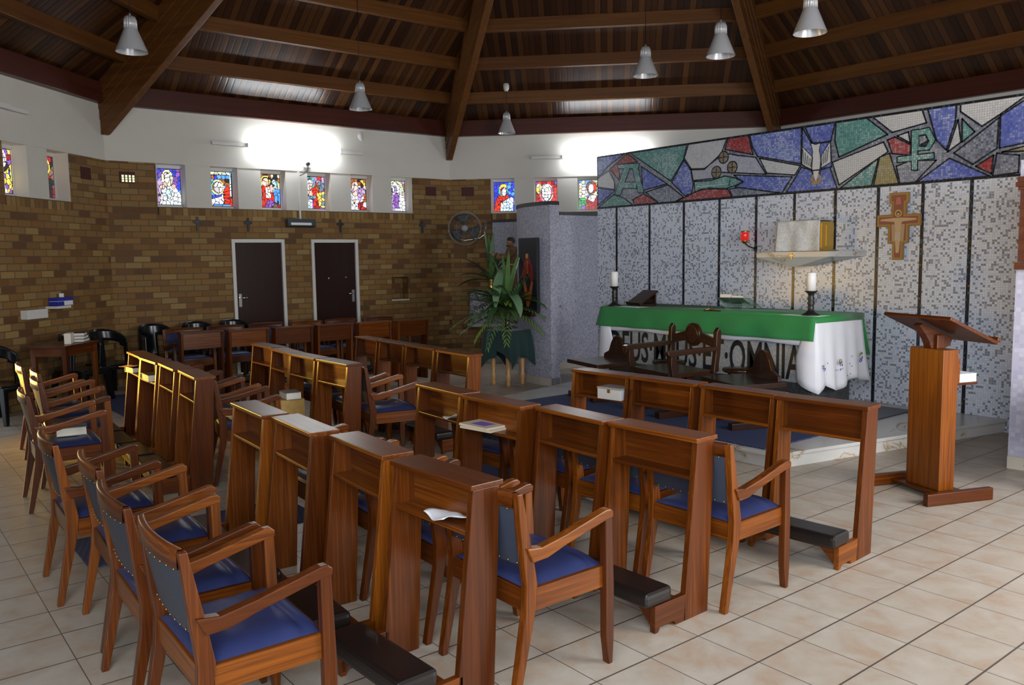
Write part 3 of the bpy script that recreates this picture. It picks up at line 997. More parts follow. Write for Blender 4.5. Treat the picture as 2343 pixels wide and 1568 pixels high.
root = thing('wall_heater', 'dark grey infrared wall heater with painted reflection on its reflector strip, between the doors', 'heater')
root.matrix_world = on_wall(WB, SB(5.67), 2.29)
MB().box(-.235, .235, -.13, -.02, -.06, .055, DGREYP, Matrix.Rotation(R(-12), 4, 'X')).build('heater_body', root, bevel=.008)
MB().box(-.19, .15, -.139, -.131, -.05, -.012, plain('painted_heater_reflection', (.80, .83, .86), .35), Matrix.Rotation(R(-12), 4, 'X')).build('reflector', root)  # pale colour on the reflector stands in for its bright reflection
o = MB().box(-.012, .012, -.03, -.003, 2.36, 3.13, WHITEP).build('conduit')
o.matrix_world = on_wall(WB, SB(5.69), 0)
tag(o, 'white vertical cable conduit running down to the wall heater', 'conduit')
root = thing('wall_socket', 'square white wall socket with black plug beside the lit tube', 'socket')
root.matrix_world = on_wall(WB, SB(5.84), 3.235)
MB().box(-.06, .06, -.03, -.007, -.06, .06, WHITEP).build('socket_plate', root, bevel=.006)
MB().tube([(0, -.03, 0), (0, -.075, 0)], .028, IRON).tube([(0, -.06, -.02), (-.01, -.06, -.10), (-.08, -.05, -.16), (-.14, -.02, -.19)], .006, IRON).build('plug', root)
root = thing('loudspeaker', 'small white cylindrical wall loudspeaker under the roof beam', 'loudspeaker')
root.matrix_world = on_wall(WB, SB(6.87), 3.75) @ Matrix.Rotation(R(35), 4, 'Z')
MB().lathe([(.085, -.20), (.095, -.19), (.085, -.03), (.07, 0)], WHITEP, 20, mat=Matrix.Rotation(R(-90), 4, 'X') @ Matrix.Rotation(PI, 4, 'X')).build('housing', root)
MB().tube([(0, .05, -.02), (0, .12, -.06), (0, .17, .0)], .012, WHITEP).tube([(.05, .10, -.05), (.08, .10, -.16), (.03, .12, -.19)], .004, IRON).build('bracket', root)
DARKRED = plain('dark_red_terracotta', (0.07, 0.016, 0.012), .7)
for nm, M_, s, w, lab in (('b', WB, SB(3.15), .21, 'terracotta air brick with daylight showing through its holes'), ('b2', WB, SB(8.17), .22, 'dark red air brick near the corner above the last cross'), ('c', WC, SCW(-2.50), .23, 'dark red air brick above the fan'), ('a', WA, SAW(.45), .22, 'dark red air brick on the shaded picture edge wall')):
    root = thing('air_brick', lab, 'air vent', group='air bricks')
    root.matrix_world = on_wall(M_, s, 2.90)
    b = MB()
    b.box(-w / 2, w / 2, -.004, .02, -.08, .08, DARKRED)
    for i in range(6):
        b.box(-w / 2 + .012 + i * w / 6, -w / 2 + .022 + i * w / 6, -.010, -.004, -.075, .075, DARKRED)
    b.build('vent_body', root)
    if nm == 'b':
        b = MB()
        gl = plain('daylight_hole', (.1, .1, .1), .5, 0, (.75, .85, .45), .9)
        for i in range(4):
            for j in range(3):
                b.box(-.072 + i * .046, -.045 + i * .046, -.012, -.008, -.062 + j * .034, -.036 + j * .034, gl)
        b.build('vent_hole', root)
# white boxes on the picture-edge wall
root = thing('tissue_box', 'blue and white tissue box on a small wall shelf', 'box')
root.matrix_world = on_wall(WA, SAW(1.22), 1.20)
MB().box(-.15, .15, -.125, -.012, 0, .095, PAPER).build('carton', root, bevel=.004)
MB().box(-.152, .152, -.127, -.010, .055, .098, BLUEBOX).box(-.152, -.03, -.129, -.012, 0.0, .05, BLUEBOX).build('printed_band', root)
MB().grid(lambda u, v: (-.03 + .06 * u, -.07 + .02 * math.sin(5 * u), .097 + .05 * v), 4, 3, PAPER).build('tissue', root, solid=.002)
o = MB().box(-.17, .10, -.15, 0, -.03, 0, WHITEP).build('wall_shelf')
o.matrix_world = on_wall(WA, SAW(1.25), 1.195)
tag(o, 'small white wall shelf carrying the blue tissue box', 'shelf')
o = MB().box(-.18, .18, -.10, -.003, -.055, .055, WHITEP).build('paper_dispenser', bevel=.008)
o.matrix_world = on_wall(WA, SAW(1.70), 1.12)
tag(o, 'plain white box fixed on the brick below the tissue shelf', 'dispenser')

# fan
root = thing('wall_fan', 'round wire-cage wall fan with dark blades at the brick corner', 'fan')
root.matrix_world = on_wall(WC, SCW(-2.52), 2.24, -.28) @ Matrix.Rotation(R(8), 4, 'Z')
rim = MB()
for rr, yy in ((.29, 0), (.275, -.05), (.275, .05), (.15, -.086)):
    rim.tube([(rr * math.cos(2 * PI * k / 32), yy, rr * math.sin(2 * PI * k / 32)) for k in range(33)], .002 if rr < .28 else .005, GREYP, 5)
for k in range(36):
    a = 2 * PI * k / 36
    rim.tube([(.06 * math.cos(a), -.092, .06 * math.sin(a)), (.2 * math.cos(a), -.08, .2 * math.sin(a)), (.29 * math.cos(a), 0, .29 * math.sin(a)), (.2 * math.cos(a), .075, .2 * math.sin(a))], .0012, GREYP, 3)
rim.build('cage', root)
bl = MB()
for k in range(3):
    a = R(100 + 120 * k)
    bl.grid(lambda u, v, a=a: ((.05 + .2 * u) * math.cos(a + (v - .5) * (.5 + .7 * u)), -.02 + .05 * (v - .5), (.05 + .2 * u) * math.sin(a + (v - .5) * (.5 + .7 * u))), 6, 5, DGREYP)
bl.build('fan_blade', root, solid=.004)
MB().lathe([(.02, -.10), (.055, -.095), (.06, -.06), (.06, .10), (.03, .14)], GREYP, 18, mat=Matrix.Rotation(R(-90), 4, 'X')).build('motor', root)
MB().tube([(-.28, .02, -.02), (-.24, .06, -.16), (0, .09, -.21), (.26, .09, -.17), (.36, .11, -.10), (.37, .14, .10)], .012, CHROME).box(.345, .395, .13, .27, -.02, .13, DGREYP).tube([(0, .14, 0), (.0, .27, 0)], .025, DGREYP).build('bracket', root)

# ------------------------------------------------------------------ mosaic wall with mural
MY = 8.45
mw = MB()
mw.box(-8.665, -2.45, MY, MY + .22, 0, 2.393, MOSAIC)
mw.box(-8.665, -2.45, MY, MY + .22, 2.393, 3.118, MUR['s'])
for x in (-8.287, -7.675, -7.09, -6.53, -5.998, -5.489, -4.988, -4.506, -4.044, -3.583, -3.10):
    mw.box(x - .017, x + .017, MY - .003, MY, .0, 2.385, STRIPM)
tag(mw.build('wall_mosaic'), 'pale grey glass-mosaic wall with dark vertical strips behind the altar', 'mosaic wall', None, 'structure')
MURAL=[('b',[(-8.664,3.116),(-8.127,3.106),(-8.46,2.96),(-8.656,2.822)]),('r',[(-8.075,3.101),(-7.886,2.969),(-8.251,2.966),(-8.207,2.734),(-8.414,2.918)]),('w',[(-8.656,2.81),(-8.433,2.9),(-8.324,2.743),(-8.324,2.635),(-8.656,2.692)]),('b',[(-8.656,2.679),(-8.315,2.621),(-8.443,2.546),(-8.656,2.436)]),('g',[(-8.649,2.402),(-8.333,2.565),(-8.137,2.501),(-7.979,2.402)]),('b',[(-7.818,2.9),(-7.368,2.637),(-7.792,2.584)]),('g',[(-8.031,3.106),(-7.047,3.106),(-7.098,2.921),(-7.305,2.668)]),('s',[(-7.742,2.555),(-7.352,2.624),(-7.094,2.451),(-7.233,2.402),(-7.511,2.402)]),('r',[(-7.979,2.472),(-7.775,2.539),(-7.511,2.402),(-7.945,2.402)]),('b',[(-7.091,2.914),(-6.984,2.788),(-6.937,2.598),(-6.966,2.484),(-7.072,2.467),(-7.289,2.649)]),('w',[(-7.016,3.106),(-6.428,3.106),(-6.523,2.903),(-6.763,2.779),(-6.969,2.792),(-7.083,2.937)]),('l',[(-6.969,2.781),(-6.763,2.768),(-6.496,2.945),(-6.263,2.887),(-6.013,2.84),(-5.869,2.633),(-6.521,2.712),(-6.548,2.647),(-6.938,2.645)]),('r',[(-6.408,3.106),(-6.12,3.106),(-6.052,2.876),(-6.455,2.979)]),('b',[(-6.101,3.106),(-5.417,3.106),(-5.415,2.707),(-5.988,2.848),(-6.06,2.963)]),('w',[(-5.961,2.824),(-5.42,2.687),(-5.489,2.59),(-5.857,2.643)]),('g',[(-6.923,2.632),(-6.675,2.623),(-6.451,2.661),(-6.313,2.627),(-6.185,2.573),(-6.285,2.537),(-6.435,2.509),(-6.688,2.533),(-6.907,2.503)]),('b',[(-6.321,2.661),(-5.524,2.572),(-5.653,2.402),(-6.298,2.516),(-6.185,2.567)]),('r',[(-7.209,2.402),(-6.804,2.53),(-6.407,2.501),(-6.344,2.402)]),('s',[(-6.379,2.499),(-6.244,2.506),(-5.677,2.402),(-6.337,2.402)]),('b',[(-5.377,3.106),(-5.012,3.106),(-5.056,2.916),(-5.176,2.914),(-5.274,2.92)]),('b',[(-5.405,3.10),(-5.29,2.92),(-5.18,2.91),(-5.06,2.91),(-5.04,2.64),(-5.16,2.62),(-5.28,2.62),(-5.405,2.7)]),('d',[(-5.299,2.923),(-5.237,2.899),(-5.176,2.914),(-5.192,2.834),(-5.172,2.745),(-5.176,2.658),(-5.192,2.582),(-5.221,2.491),(-5.26,2.588),(-5.287,2.668),(-5.272,2.821)]),('d',[(-5.412,2.908),(-5.271,2.766),(-5.28,2.634),(-5.401,2.695)]),('d',[(-5.062,2.917),(-5.05,2.689),(-5.163,2.64),(-5.178,2.756)]),('b',[(-5.406,2.668),(-5.28,2.623),(-5.24,2.48),(-5.20,2.48),(-5.163,2.634),(-5.06,2.636),(-4.97,2.402),(-5.593,2.402)]),('g',[(-5.0,3.106),(-4.657,3.106),(-4.424,2.909),(-4.956,2.734),(-5.008,2.911)]),('w',[(-5.032,2.687),(-4.465,2.837),(-4.413,2.734),(-4.948,2.437)]),('w',[(-4.59,3.106),(-4.079,3.106),(-4.031,2.973),(-4.377,2.923)]),('g',[(-4.935,2.402),(-4.514,2.678),(-4.581,2.402)]),('y',[(-4.503,2.687),(-4.397,2.717),(-4.291,2.402),(-4.559,2.402)]),('r',[(-4.422,2.853),(-4.349,2.874),(-4.175,2.774),(-4.187,2.675),(-4.37,2.709)]),('w',[(-4.323,2.881),(-4.21,2.908),(-4.186,2.795)]),('s',[(-4.323,2.578),(-4.175,2.624),(-3.924,2.599),(-4.125,2.402),(-4.28,2.402)]),('b',[(-4.024,3.106),(-3.751,3.106),(-3.755,2.956),(-3.831,2.687),(-3.931,2.795)]),('w',[(-3.732,2.962),(-3.696,2.748),(-3.82,2.666)]),('g',[(-3.695,2.967),(-3.575,2.828),(-3.687,2.747)]),('w',[(-3.713,3.106),(-3.128,3.106),(-3.35,2.965),(-3.513,2.872),(-3.712,3.035)]),('b',[(-3.104,3.086),(-2.9,2.703),(-3.35,2.653),(-3.353,2.947)]),('s',[(-3.758,2.65),(-3.366,2.931),(-3.372,2.655),(-3.581,2.527)]),('b',[(-4.105,2.402),(-3.799,2.606),(-3.423,2.402)]),('r',[(-3.553,2.506),(-3.4,2.594),(-3.411,2.423)]),('s',[(-3.37,2.609),(-3.179,2.571),(-3.181,2.416),(-3.401,2.402)]),('y',[(-3.327,2.614),(-2.95,2.68),(-2.95,2.594)]),('g',[(-2.9,3.1),(-2.47,3.1),(-2.47,2.42),(-2.9,2.42)])]
MTOP=[('g',[(-8.136,2.918),(-8.031,2.908),(-8.208,2.556),(-8.306,2.563)]),('g',[(-7.98,2.903),(-7.886,2.894),(-7.775,2.558),(-7.868,2.564)]),('g',[(-8.163,2.718),(-7.911,2.698),(-7.911,2.623),(-8.19,2.644)]),('g',[(-8.26,2.967),(-7.86,2.941),(-7.877,2.887),(-8.243,2.915)]),('g',[(-4.174,2.913),(-4.114,2.915),(-4.11,2.523),(-4.161,2.528)]),('g',[(-4.113,2.91),(-4.004,2.921),(-3.941,2.796),(-3.997,2.71),(-4.107,2.712)]),('k',[(-4.104,2.86),(-4.032,2.866),(-3.995,2.793),(-4.027,2.737),(-4.1,2.745)]),('s',[(-4.098,2.845),(-4.04,2.85),(-4.02,2.80),(-4.09,2.77)]),('g',[(-4.311,2.668),(-3.951,2.67),(-3.949,2.621),(-4.309,2.617)])]


def ccw(p):
    a = sum(p[i][0] * p[(i + 1) % len(p)][1] - p[(i + 1) % len(p)][0] * p[i][1] for i in range(len(p)))
    return p if a > 0 else p[::-1]


def flat(mb, p, y, m):
    mb.face([(x, y, z) for x, z in ccw(p)], m)


def outline(mb, p, y, m, w):
    n = len(p)
    for i in range(n):
        (x0, z0), (x1, z1) = p[i], p[(i + 1) % n]
        L = math.hypot(x1 - x0, z1 - z0) or 1
        dx, dz = (x1 - x0) / L, (z1 - z0) / L
        nx, nz = -dz * w / 2, dx * w / 2
        e = w * .3
        flat(mb, [(x0 - dx * e + nx, z0 - dz * e + nz), (x1 + dx * e + nx, z1 + dz * e + nz), (x1 + dx * e - nx, z1 + dz * e - nz), (x0 - dx * e - nx, z0 - dz * e - nz)], y, m)


def disc(cx, cz, r, n=20):
    return [(cx + r * math.cos(2 * PI * k / n), cz + r * math.sin(2 * PI * k / n)) for k in range(n)]


mu = MB()
for i, (c, p) in enumerate(MURAL):
    y = MY - .003 - i * .00006
    flat(mu, p, y, MUR[c])
    outline(mu, p, MY - .0065 - i * .00002, MUR['k'], .008 if c == 'd' else .015)
for i, (c, p) in enumerate(MTOP):
    outline(mu, p, MY - .0085 - i * .00003, MUR['k'], .022)
for i, (c, p) in enumerate(MTOP):
    flat(mu, p, MY - .0100 - i * .00006, MUR[c])
for cx, cz in ((-6.472, 2.886), (-6.342, 2.755), (-6.577, 2.717)):
    flat(mu, disc(cx, cz, .078), MY - .0088, MUR['k'])
    flat(mu, disc(cx, cz, .064), MY - .0100, MUR['n'])
    flat(mu, [(cx - .005, cz - .06), (cx + .005, cz - .06), (cx + .005, cz + .06), (cx - .005, cz + .06)], MY - .0112, MUR['k'])
    flat(mu, [(cx - .06, cz - .005), (cx + .06, cz - .005), (cx + .06, cz + .005), (cx - .06, cz + .005)], MY - .0112, MUR['k'])
flat(mu, disc(-5.224, 2.527, .062), MY - .0085, MUR['o'])
flat(mu, disc(-5.224, 2.535, .036), MY - .0092, MUR['b'])
flat(mu, [(-5.258, 2.60), (-5.19, 2.60), (-5.208, 2.53), (-5.224, 2.50), (-5.24, 2.53)], MY - .0105, MUR['d'])
for k in range(4):      # wing feathers
    flat(mu, [(-5.395 + .03 * k, 2.86 - .035 * k), (-5.388 + .03 * k, 2.86 - .035 * k), (-5.365 + .024 * k, 2.70 - .012 * k), (-5.372 + .024 * k, 2.70 - .012 * k)], MY - .0115, MUR['k'])
    flat(mu, [(-5.075 - .026 * k, 2.86 - .03 * k), (-5.082 - .026 * k, 2.86 - .03 * k), (-5.10 - .02 * k, 2.70 - .012 * k), (-5.093 - .02 * k, 2.70 - .012 * k)], MY - .0115, MUR['k'])
flat(mu, [(-6.39, 2.535), (-6.38, 2.535), (-6.365, 2.63), (-6.375, 2.63)], MY - .0105, MUR['k'])
flat(mu, [(-6.88, 2.555), (-6.42, 2.56), (-6.42, 2.567), (-6.88, 2.562)], MY - .0105, MUR['d'])
for z in (2.393, 3.108):
    flat(mu, [(-8.665, z - .012), (-2.45, z - .012), (-2.45, z + .012), (-8.665, z + .012)], MY - .0125, MUR['k'])
tag(mu.build('mosaic_mural'), 'long band of coloured mosaic with a dove, loaves, fish and Greek letters', 'mural', None, 'structure')

# ------------------------------------------------------------------ curved grey shrine walls
def ribbon_wall(name, pts, th, z1, m, label, cope=.05, skirt=True):
    """wall following a polyline; the first side faces left of travel"""
    P = [Vector((x, y, 0)) for x, y in pts]
    nrm = []
    for i in range(len(P)):
        d = (P[min(i + 1, len(P) - 1)] - P[max(i - 1, 0)]).normalized()
        nrm.append(Vector((-d.y, d.x, 0)))
    root = thing(name, label, 'wall', kind='structure')
    def strip(z0, z1_, g0, g1, mm, nm):
        b = MB()
        for i in range(len(P) - 1):
            a0, a1 = P[i] - nrm[i] * g0, P[i + 1] - nrm[i + 1] * g0
            b0, b1 = P[i] + nrm[i] * (th + g1), P[i + 1] + nrm[i + 1] * (th + g1)
            q = [a0, a1, b1, b0]
            b.hexa([v + Vector((0, 0, z0)) for v in q], [v + Vector((0, 0, z1_)) for v in q], mm)
        b.build(nm, root, weld=True)
    strip(0, z1, 0, 0, m, 'wall_face')
    if cope:
        strip(z1, z1 + cope, .008, .008, COPING, 'coping')
    if skirt:
        strip(0, .10, .012, .012, SKIRT, 'skirting')
    return root


def bez(p0, p1, p2, n=10):
    return [((1 - t) ** 2 * p0[0] + 2 * t * (1 - t) * p1[0] + t * t * p2[0], (1 - t) ** 2 * p0[1] + 2 * t * (1 - t) * p1[1] + t * t * p2[1]) for t in [i / n for i in range(n + 1)]]


ribbon_wall('wall_shrine_front', [p for p in [(-9.42, 7.75)] + bez((-9.28, 7.46), (-8.85, 7.16), (-8.30, 7.23))], .17, 2.39, GREYWALL, 'curved lilac-grey wall with the dark painting hung on it')
ribbon_wall('wall_shrine_rear', bez((-11.78, 8.92), (-11.2, 9.15), (-10.5, 9.75)), .15, 2.33, GREYWALL, 'grey shrine wall with dark coping behind the statue')
ribbon_wall('wall_alcove', [(-9.5, 8.25), (-9.5, 8.9), (-9.48, 9.7)], .15, 2.34, GREYWALL, 'bluish grey wall between the shrine and the mosaic wall')
ribbon_wall('wall_right_wing', bez((-2.64, 7.05), (-1.9, 7.12), (-1.1, 7.6)), .17, 2.39, LILAC, 'lilac mosaic wall end at the picture edge beyond the lectern')

# side altar block with statue
CW = lambda s, y, z: WC @ Vector((s, y, z))
root = thing('side_altar', 'pebble-faced side altar slab on a pale concrete pedestal under the statue', 'side altar')
root.matrix_world = WC @ Matrix.Translation((-1.75, -.78, 0))
MB().box(-.62, .62, -.10, .30, .60, 1.10, PEBBLE).build('pebble_front', root, bevel=.01)
MB().box(-.63, .63, -.12, .32, .545, .60, CONC).box(-.6, .6, -.08, .28, 1.10, 1.13, CONC).build('slab', root, bevel=.006)
MB().box(-.25, .35, .02, .26, .0, .545, CONC).build('pedestal', root, bevel=.006)
o = MB().box(-.62, .62, -.36, .36, 0, .17, CONC).build('step', bevel=.008)
o.matrix_world = WC @ Matrix.Translation((-1.35, -1.18, 0))
tag(o, 'pale grey stone step at the foot of the side altar', 'step')


def remesh(mb, name, parent, voxel, smooth=4):
    o = mb.build(name, parent)
    md = o.modifiers.new('remesh', 'REMESH')
    md.mode = 'VOXEL'
    md.voxel_size = voxel
    md.use_smooth_shade = True
    m2 = o.modifiers.new('smooth', 'SMOOTH')
    m2.factor = .5
    m2.iterations = smooth
    return o


st = thing('saint_statue', 'brown painted statue of a robed friar stretching out one arm', 'statue')
st.matrix_world = WC @ Matrix.Translation((-1.66, -.72, 1.13)) @ Matrix.Rotation(R(-62), 4, 'Z')
b = MB()     # local: faces -Y, z up, height .92
b.lathe([(.125, 0), (.13, .03), (.11, .25), (.10, .42), (.095, .48), (.115, .58), (.125, .66), (.10, .73), (.05, .765)], BRONZE, 20, sy=.8)
b.tube([(0, -.005, .74), (0, -.012, .80)], .034, BRONZE, 12)
b.tube([(.105, -.01, .69), (.12, -.11, .60), (.09, -.25, .595), (.08, -.32, .62)], [.052, .058, .062, .066], BRONZE, 12)
b.tube([(-.105, .0, .69), (-.15, .02, .58), (-.11, -.05, .50), (-.05, -.09, .53)], [.052, .056, .055, .05], BRONZE, 12)
b.lathe([(.07, .70), (.095, .735), (.07, .77), (.045, .775)], BRONZE, 18, c=(0, .03))
remesh(b, 'habit', st, .009)
b = MB()
b.ball((0, -.02, .855), (.052, .062, .075), SKIN, 14)
b.ball((0, -.083, .848), (.010, .014, .014), SKIN, 8)
b.ball((0, -.074, .80), (.026, .022, .02), SKIN, 8)
for s in (-1, 1):
    b.ball((s * .052, -.01, .85), (.008, .014, .02), SKIN, 8)
remesh(b, 'head', st, .0055, 2)
b = MB()
b.lathe([(.060, .865), (.064, .89), (.056, .915), (.036, .932)], HAIR, 18, c=(0, -.008), sy=1.12)
b.ball((0, .012, .872), (.058, .052, .056), HAIR, 12)
b.ball((0, -.073, .795), (.026, .02, .028), HAIR, 10)
for s in (-1, 1):
    b.ball((s * .021, -.077, .866), (.008, .005, .004), HAIR, 6)
remesh(b, 'hair', st, .006, 1)


def small_hand(parent, base, d, up, sc, m, name='hand'):
    d, up = Vector(d).normalized(), Vector(up).normalized()
    sd = d.cross(up).normalized()
    base = Vector(base)
    hb = MB()
    hb.tube([base - d * .02 * sc, base + d * .03 * sc, base + d * .085 * sc], [.026 * sc, .036 * sc, .034 * sc], m, 10)
    for k, (off, L) in enumerate(((-.027, .062), (-.009, .075), (.009, .07), (.027, .055))):
        p = base + d * .085 * sc + sd * off * sc
        hb.tube([p, p + d * L * .55 * sc + up * .006 * sc, p + d * L * sc - up * .006 * sc], [.0105 * sc, .0098 * sc, .008 * sc], m, 7)
    p = base + d * .025 * sc - sd * .034 * sc
    hb.tube([p, p + d * .03 * sc - sd * .022 * sc, p + d * .062 * sc - sd * .026 * sc], [.0125 * sc, .0115 * sc, .009 * sc], m, 7)
    return hb.build(name, parent)


small_hand(st, (.078, -.345, .63), (-.05, -1, .45), (0, .4, 1), .62, SKIN)
small_hand(st, (-.05, -.10, .535), (.9, -.3, .2), (0, -.9, .3), .6, SKIN)
MB().tube([(.11, -.07, .47), (.05, -.095, .465), (-.05, -.095, .465), (-.10, -.04, .47), (-.1, .04, .47), (0, .09, .47), (.1, .05, .47), (.11, -.07, .47)], .008, CREAM, 6).tube([(.05, -.098, .465), (.055, -.11, .3)], .007, CREAM, 6).build('rope_belt', st)
MB().lathe([(.14, -.005), (.145, .0), (.14, .018)], BRONZE, 20).build('plinth', st)

# generic dark painting on the curved wall
root = thing('painting', 'tall dark canvas with soft red and orange shapes on the curved wall', 'painting', (-8.66, 7.19, .97), -3)
MB().box(-.205, .205, -.05, -.002, 0, 1.0, plain('black_canvas', (0.008, 0.010, 0.016), .5)).build('canvas', root, bevel=.004)
b = MB()
PR, PO, PF = plain('painted_red', (.22, .012, .010), .6), plain('painted_orange', (.42, .10, .012), .6), plain('painted_ochre', (.50, .22, .06), .6)
for i, (p, m) in enumerate((([(-.13, .50), (-.10, .64), (-.04, .74), (.04, .73), (.11, .62), (.13, .45), (.06, .40), (.04, .52), (-.03, .52), (-.08, .40)], PR), ([(-.10, .42), (-.05, .42), (-.01, .28), (.02, .27), (.08, .42), (.12, .42), (.07, .18), (.02, .08), (-.02, .08), (-.07, .2)], PO), (disc(-.01, .76, .035, 12), PF), ([(-.015, .52), (.015, .52), (.012, .70), (-.012, .70)], PO))):
    flat(b, p, -.0515 - i * .0006, m)
b.build('painted_figure', root)
MB().box(-.14, .14, -.11, -.03, -.045, -.005, DKX).build('ledge', root)

# ------------------------------------------------------------------ plants
def leaf(mb, base, az, el, L, w, droop, m, n=7):
    base = Vector(base)
    d = Vector((math.cos(az) * math.cos(el), math.sin(az) * math.cos(el), math.sin(el)))
    side = Vector((-math.sin(az), math.cos(az), 0))
    pts = []
    p = base.copy()
    for i in range(n + 1):
        t = i / n
        ww = w * (math.sin(PI * min(1, .08 + t * .92)) ** .7) * .5
        pts.append((p - side * ww + Vector((0, 0, ww * .35)), p.copy(), p + side * ww + Vector((0, 0, ww * .35))))
        e = el - droop * t
        p += Vector((math.cos(az) * math.cos(e), math.sin(az) * math.cos(e), math.sin(e))) * L / n
    k = mb.mi(m)
    vs = [[mb.bm.verts.new(q) for q in row] for row in pts]
    for i in range(n):
        for j in range(2):
            f = mb.bm.faces.new([vs[i][j], vs[i][j + 1], vs[i + 1][j + 1], vs[i + 1][j]])
            f.material_index = k
            f.smooth = True


def frond(mb, base, az, el, L, droop, m, lw=.16):
    base = Vector(base)
    p = base.copy()
    n = 12
    for i in range(n):
        t = i / n
        e = el - droop * t
        d = Vector((math.cos(az) * math.cos(e), math.sin(az) * math.cos(e), math.sin(e)))
        q = p + d * L / n
        mb.tube([p, q], .004 * (1.2 - t), m, 4, cap=False)
        for s in (-1, 1):
            leaf(mb, q, az + s * (1.0 - .4 * t), e + .1, lw * (1 - .6 * t), .022, .5, m, 3)
        p = q


rn = random.Random(5)
TX, TY, TZ = -8.84, 6.92, .745
tb = thing('flower_table', 'small turned-leg pine table under the bottle-green cloth', 'table', (TX, TY, 0), 12)
lgp = [(.028, 0), (.03, .02), (.024, .08), (.034, .11), (.034, .15), (.024, .17), (.030, .30), (.034, .45), (.026, .52), (.032, .54), (.026, .56), (.032, .58), (.026, .60), (.038, .63), (.038, .70)]
for x, y in ((-.155, -.12), (.14, -.16), (-.12, .14), (.155, .12)):
    MB().lathe(lgp, PINE, 14, c=(x, y)).build('leg', tb)
MB().box(-.215, .215, -.215, .215, .70, .735, PINE).build('table_top', tb, bevel=.004)
# draped cloth
cl = MB()


def drape(u, v, hx=.225, top=.742, drop=.36):
    x, y = (u - .5) * 2, (v - .5) * 2
    r = max(abs(x), abs(y))
    e = hx
    if r <= .5:
        return (x * 2 * e, y * 2 * e, top)
    t = (r - .5) * 2
    kx, ky = x / r, y / r
    corner = min(abs(kx), abs(ky))
    fl = 1 + .10 * t + .14 * t * corner + .05 * t * math.sin(9 * math.atan2(y, x))
    dz = drop * t * (1.0 + .5 * corner ** 2) * (0.74 if (ky < -.9 and kx > 0.05) else 1.0)
    return (kx * e * fl * 1.02, ky * e * fl * 1.02, top - dz)


cl.grid(drape, 36, 36, DKGREENC)
o = cl.build('green_cloth', solid=.004)
o.location = (TX, TY, .003)
o.rotation_euler = (0, 0, R(12))
tag(o, 'bottle-green cloth draped over the flower table in front of the shrine', 'cloth')
pl = thing('flower_arrangement', 'large arrangement of dark and pale green leaves on the draped table', 'plant', (TX, TY, .75))
MB().lathe([(.05, 0), (.06, .02), (.035, .06), (.03, .12), (.06, .20), (.07, .24)], plain('dark_glass_vase', (.02, .015, .02), .15), 16).build('vase', pl)
fo = MB()
to_cam = math.atan2(-TY, -TX)
for k in range(34):
    az = rn.uniform(0, 2 * PI)
    leaf(fo, (0, 0, .26), az, rn.uniform(.1, 1.2), rn.uniform(.45, .80), rn.uniform(.07, .12), rn.uniform(.4, 1.5), LEAFS[rn.choice((0, 0, 1))])
for k in range(34):
    frond(fo, (0, 0, .24), rn.uniform(0, 2 * PI), rn.uniform(-.2, .9), rn.uniform(.50, .85), rn.uniform(.4, 1.2), LEAFS[rn.choice((0, 0, 1, 1, 3))], .20)
for k in range(8):
    leaf(fo, (0, 0, .2), rn.uniform(0, 2 * PI), rn.uniform(1.2, 1.5), rn.uniform(.75, 1.05), rn.uniform(.06, .09), .4, LEAFS[rn.choice((1, 2))])
leaf(fo, (.0, -.08, .80), to_cam - .3, -.7, .62, .13, .8, LEAFS[2])
leaf(fo, (0.06, -.06, .45), to_cam + .5, .2, .55, .14, 1.9, LEAFS[2])
for k in range(6):
    leaf(fo, (.10, -.10, .36), to_cam + rn.uniform(-.6, 1.0), rn.uniform(.2, .9), .24, .07, 1.0, LEAFS[3])
for k in range(16):     # trailing sprig
    leaf(fo, (.16 + .004 * k, -.20, .24 - .030 * k), rn.uniform(0, 2 * PI), -.5, .07, .03, .5, LEAFS[1])
fo.build('foliage', pl)
MB().grid(lambda u, v: (-.09 + .18 * u, -.09 + .18 * v + .02 * math.sin(9 * u), .01 + .018 * math.sin(7 * u) * math.sin(6 * v) + .018), 8, 8, plain('purple_wrap', (.055, .035, .09), .6)).build('purple_wrap', pl, solid=.003)
M2 = WC @ Matrix.Translation((-2.02, -.72, 1.13))
p2 = thing('potted_plant', 'spiky dark green leaves in a vase on the side altar below the fan', 'plant', tuple(M2.translation))
MB().lathe([(.05, 0), (.055, .02), (.04, .10), (.055, .2), (.06, .22)], BRASS, 14).build('vase', p2)
fo = MB()
for k in range(13):
    leaf(fo, (0, 0, .2), 2 * PI * k / 13 + rn.uniform(-.2, .2), rn.uniform(.1, 1.4), rn.uniform(.5, .80), rn.uniform(.09, .13), rn.uniform(.2, .9), LEAFS[rn.choice((0, 0, 1))])
for k in range(4):
    leaf(fo, (0, 0, .2), rn.uniform(0, 2 * PI), rn.uniform(1.2, 1.5), rn.uniform(.8, 1.0), .08, .2, LEAFS[rn.choice((1, 2))])
fo.build('foliage', p2)

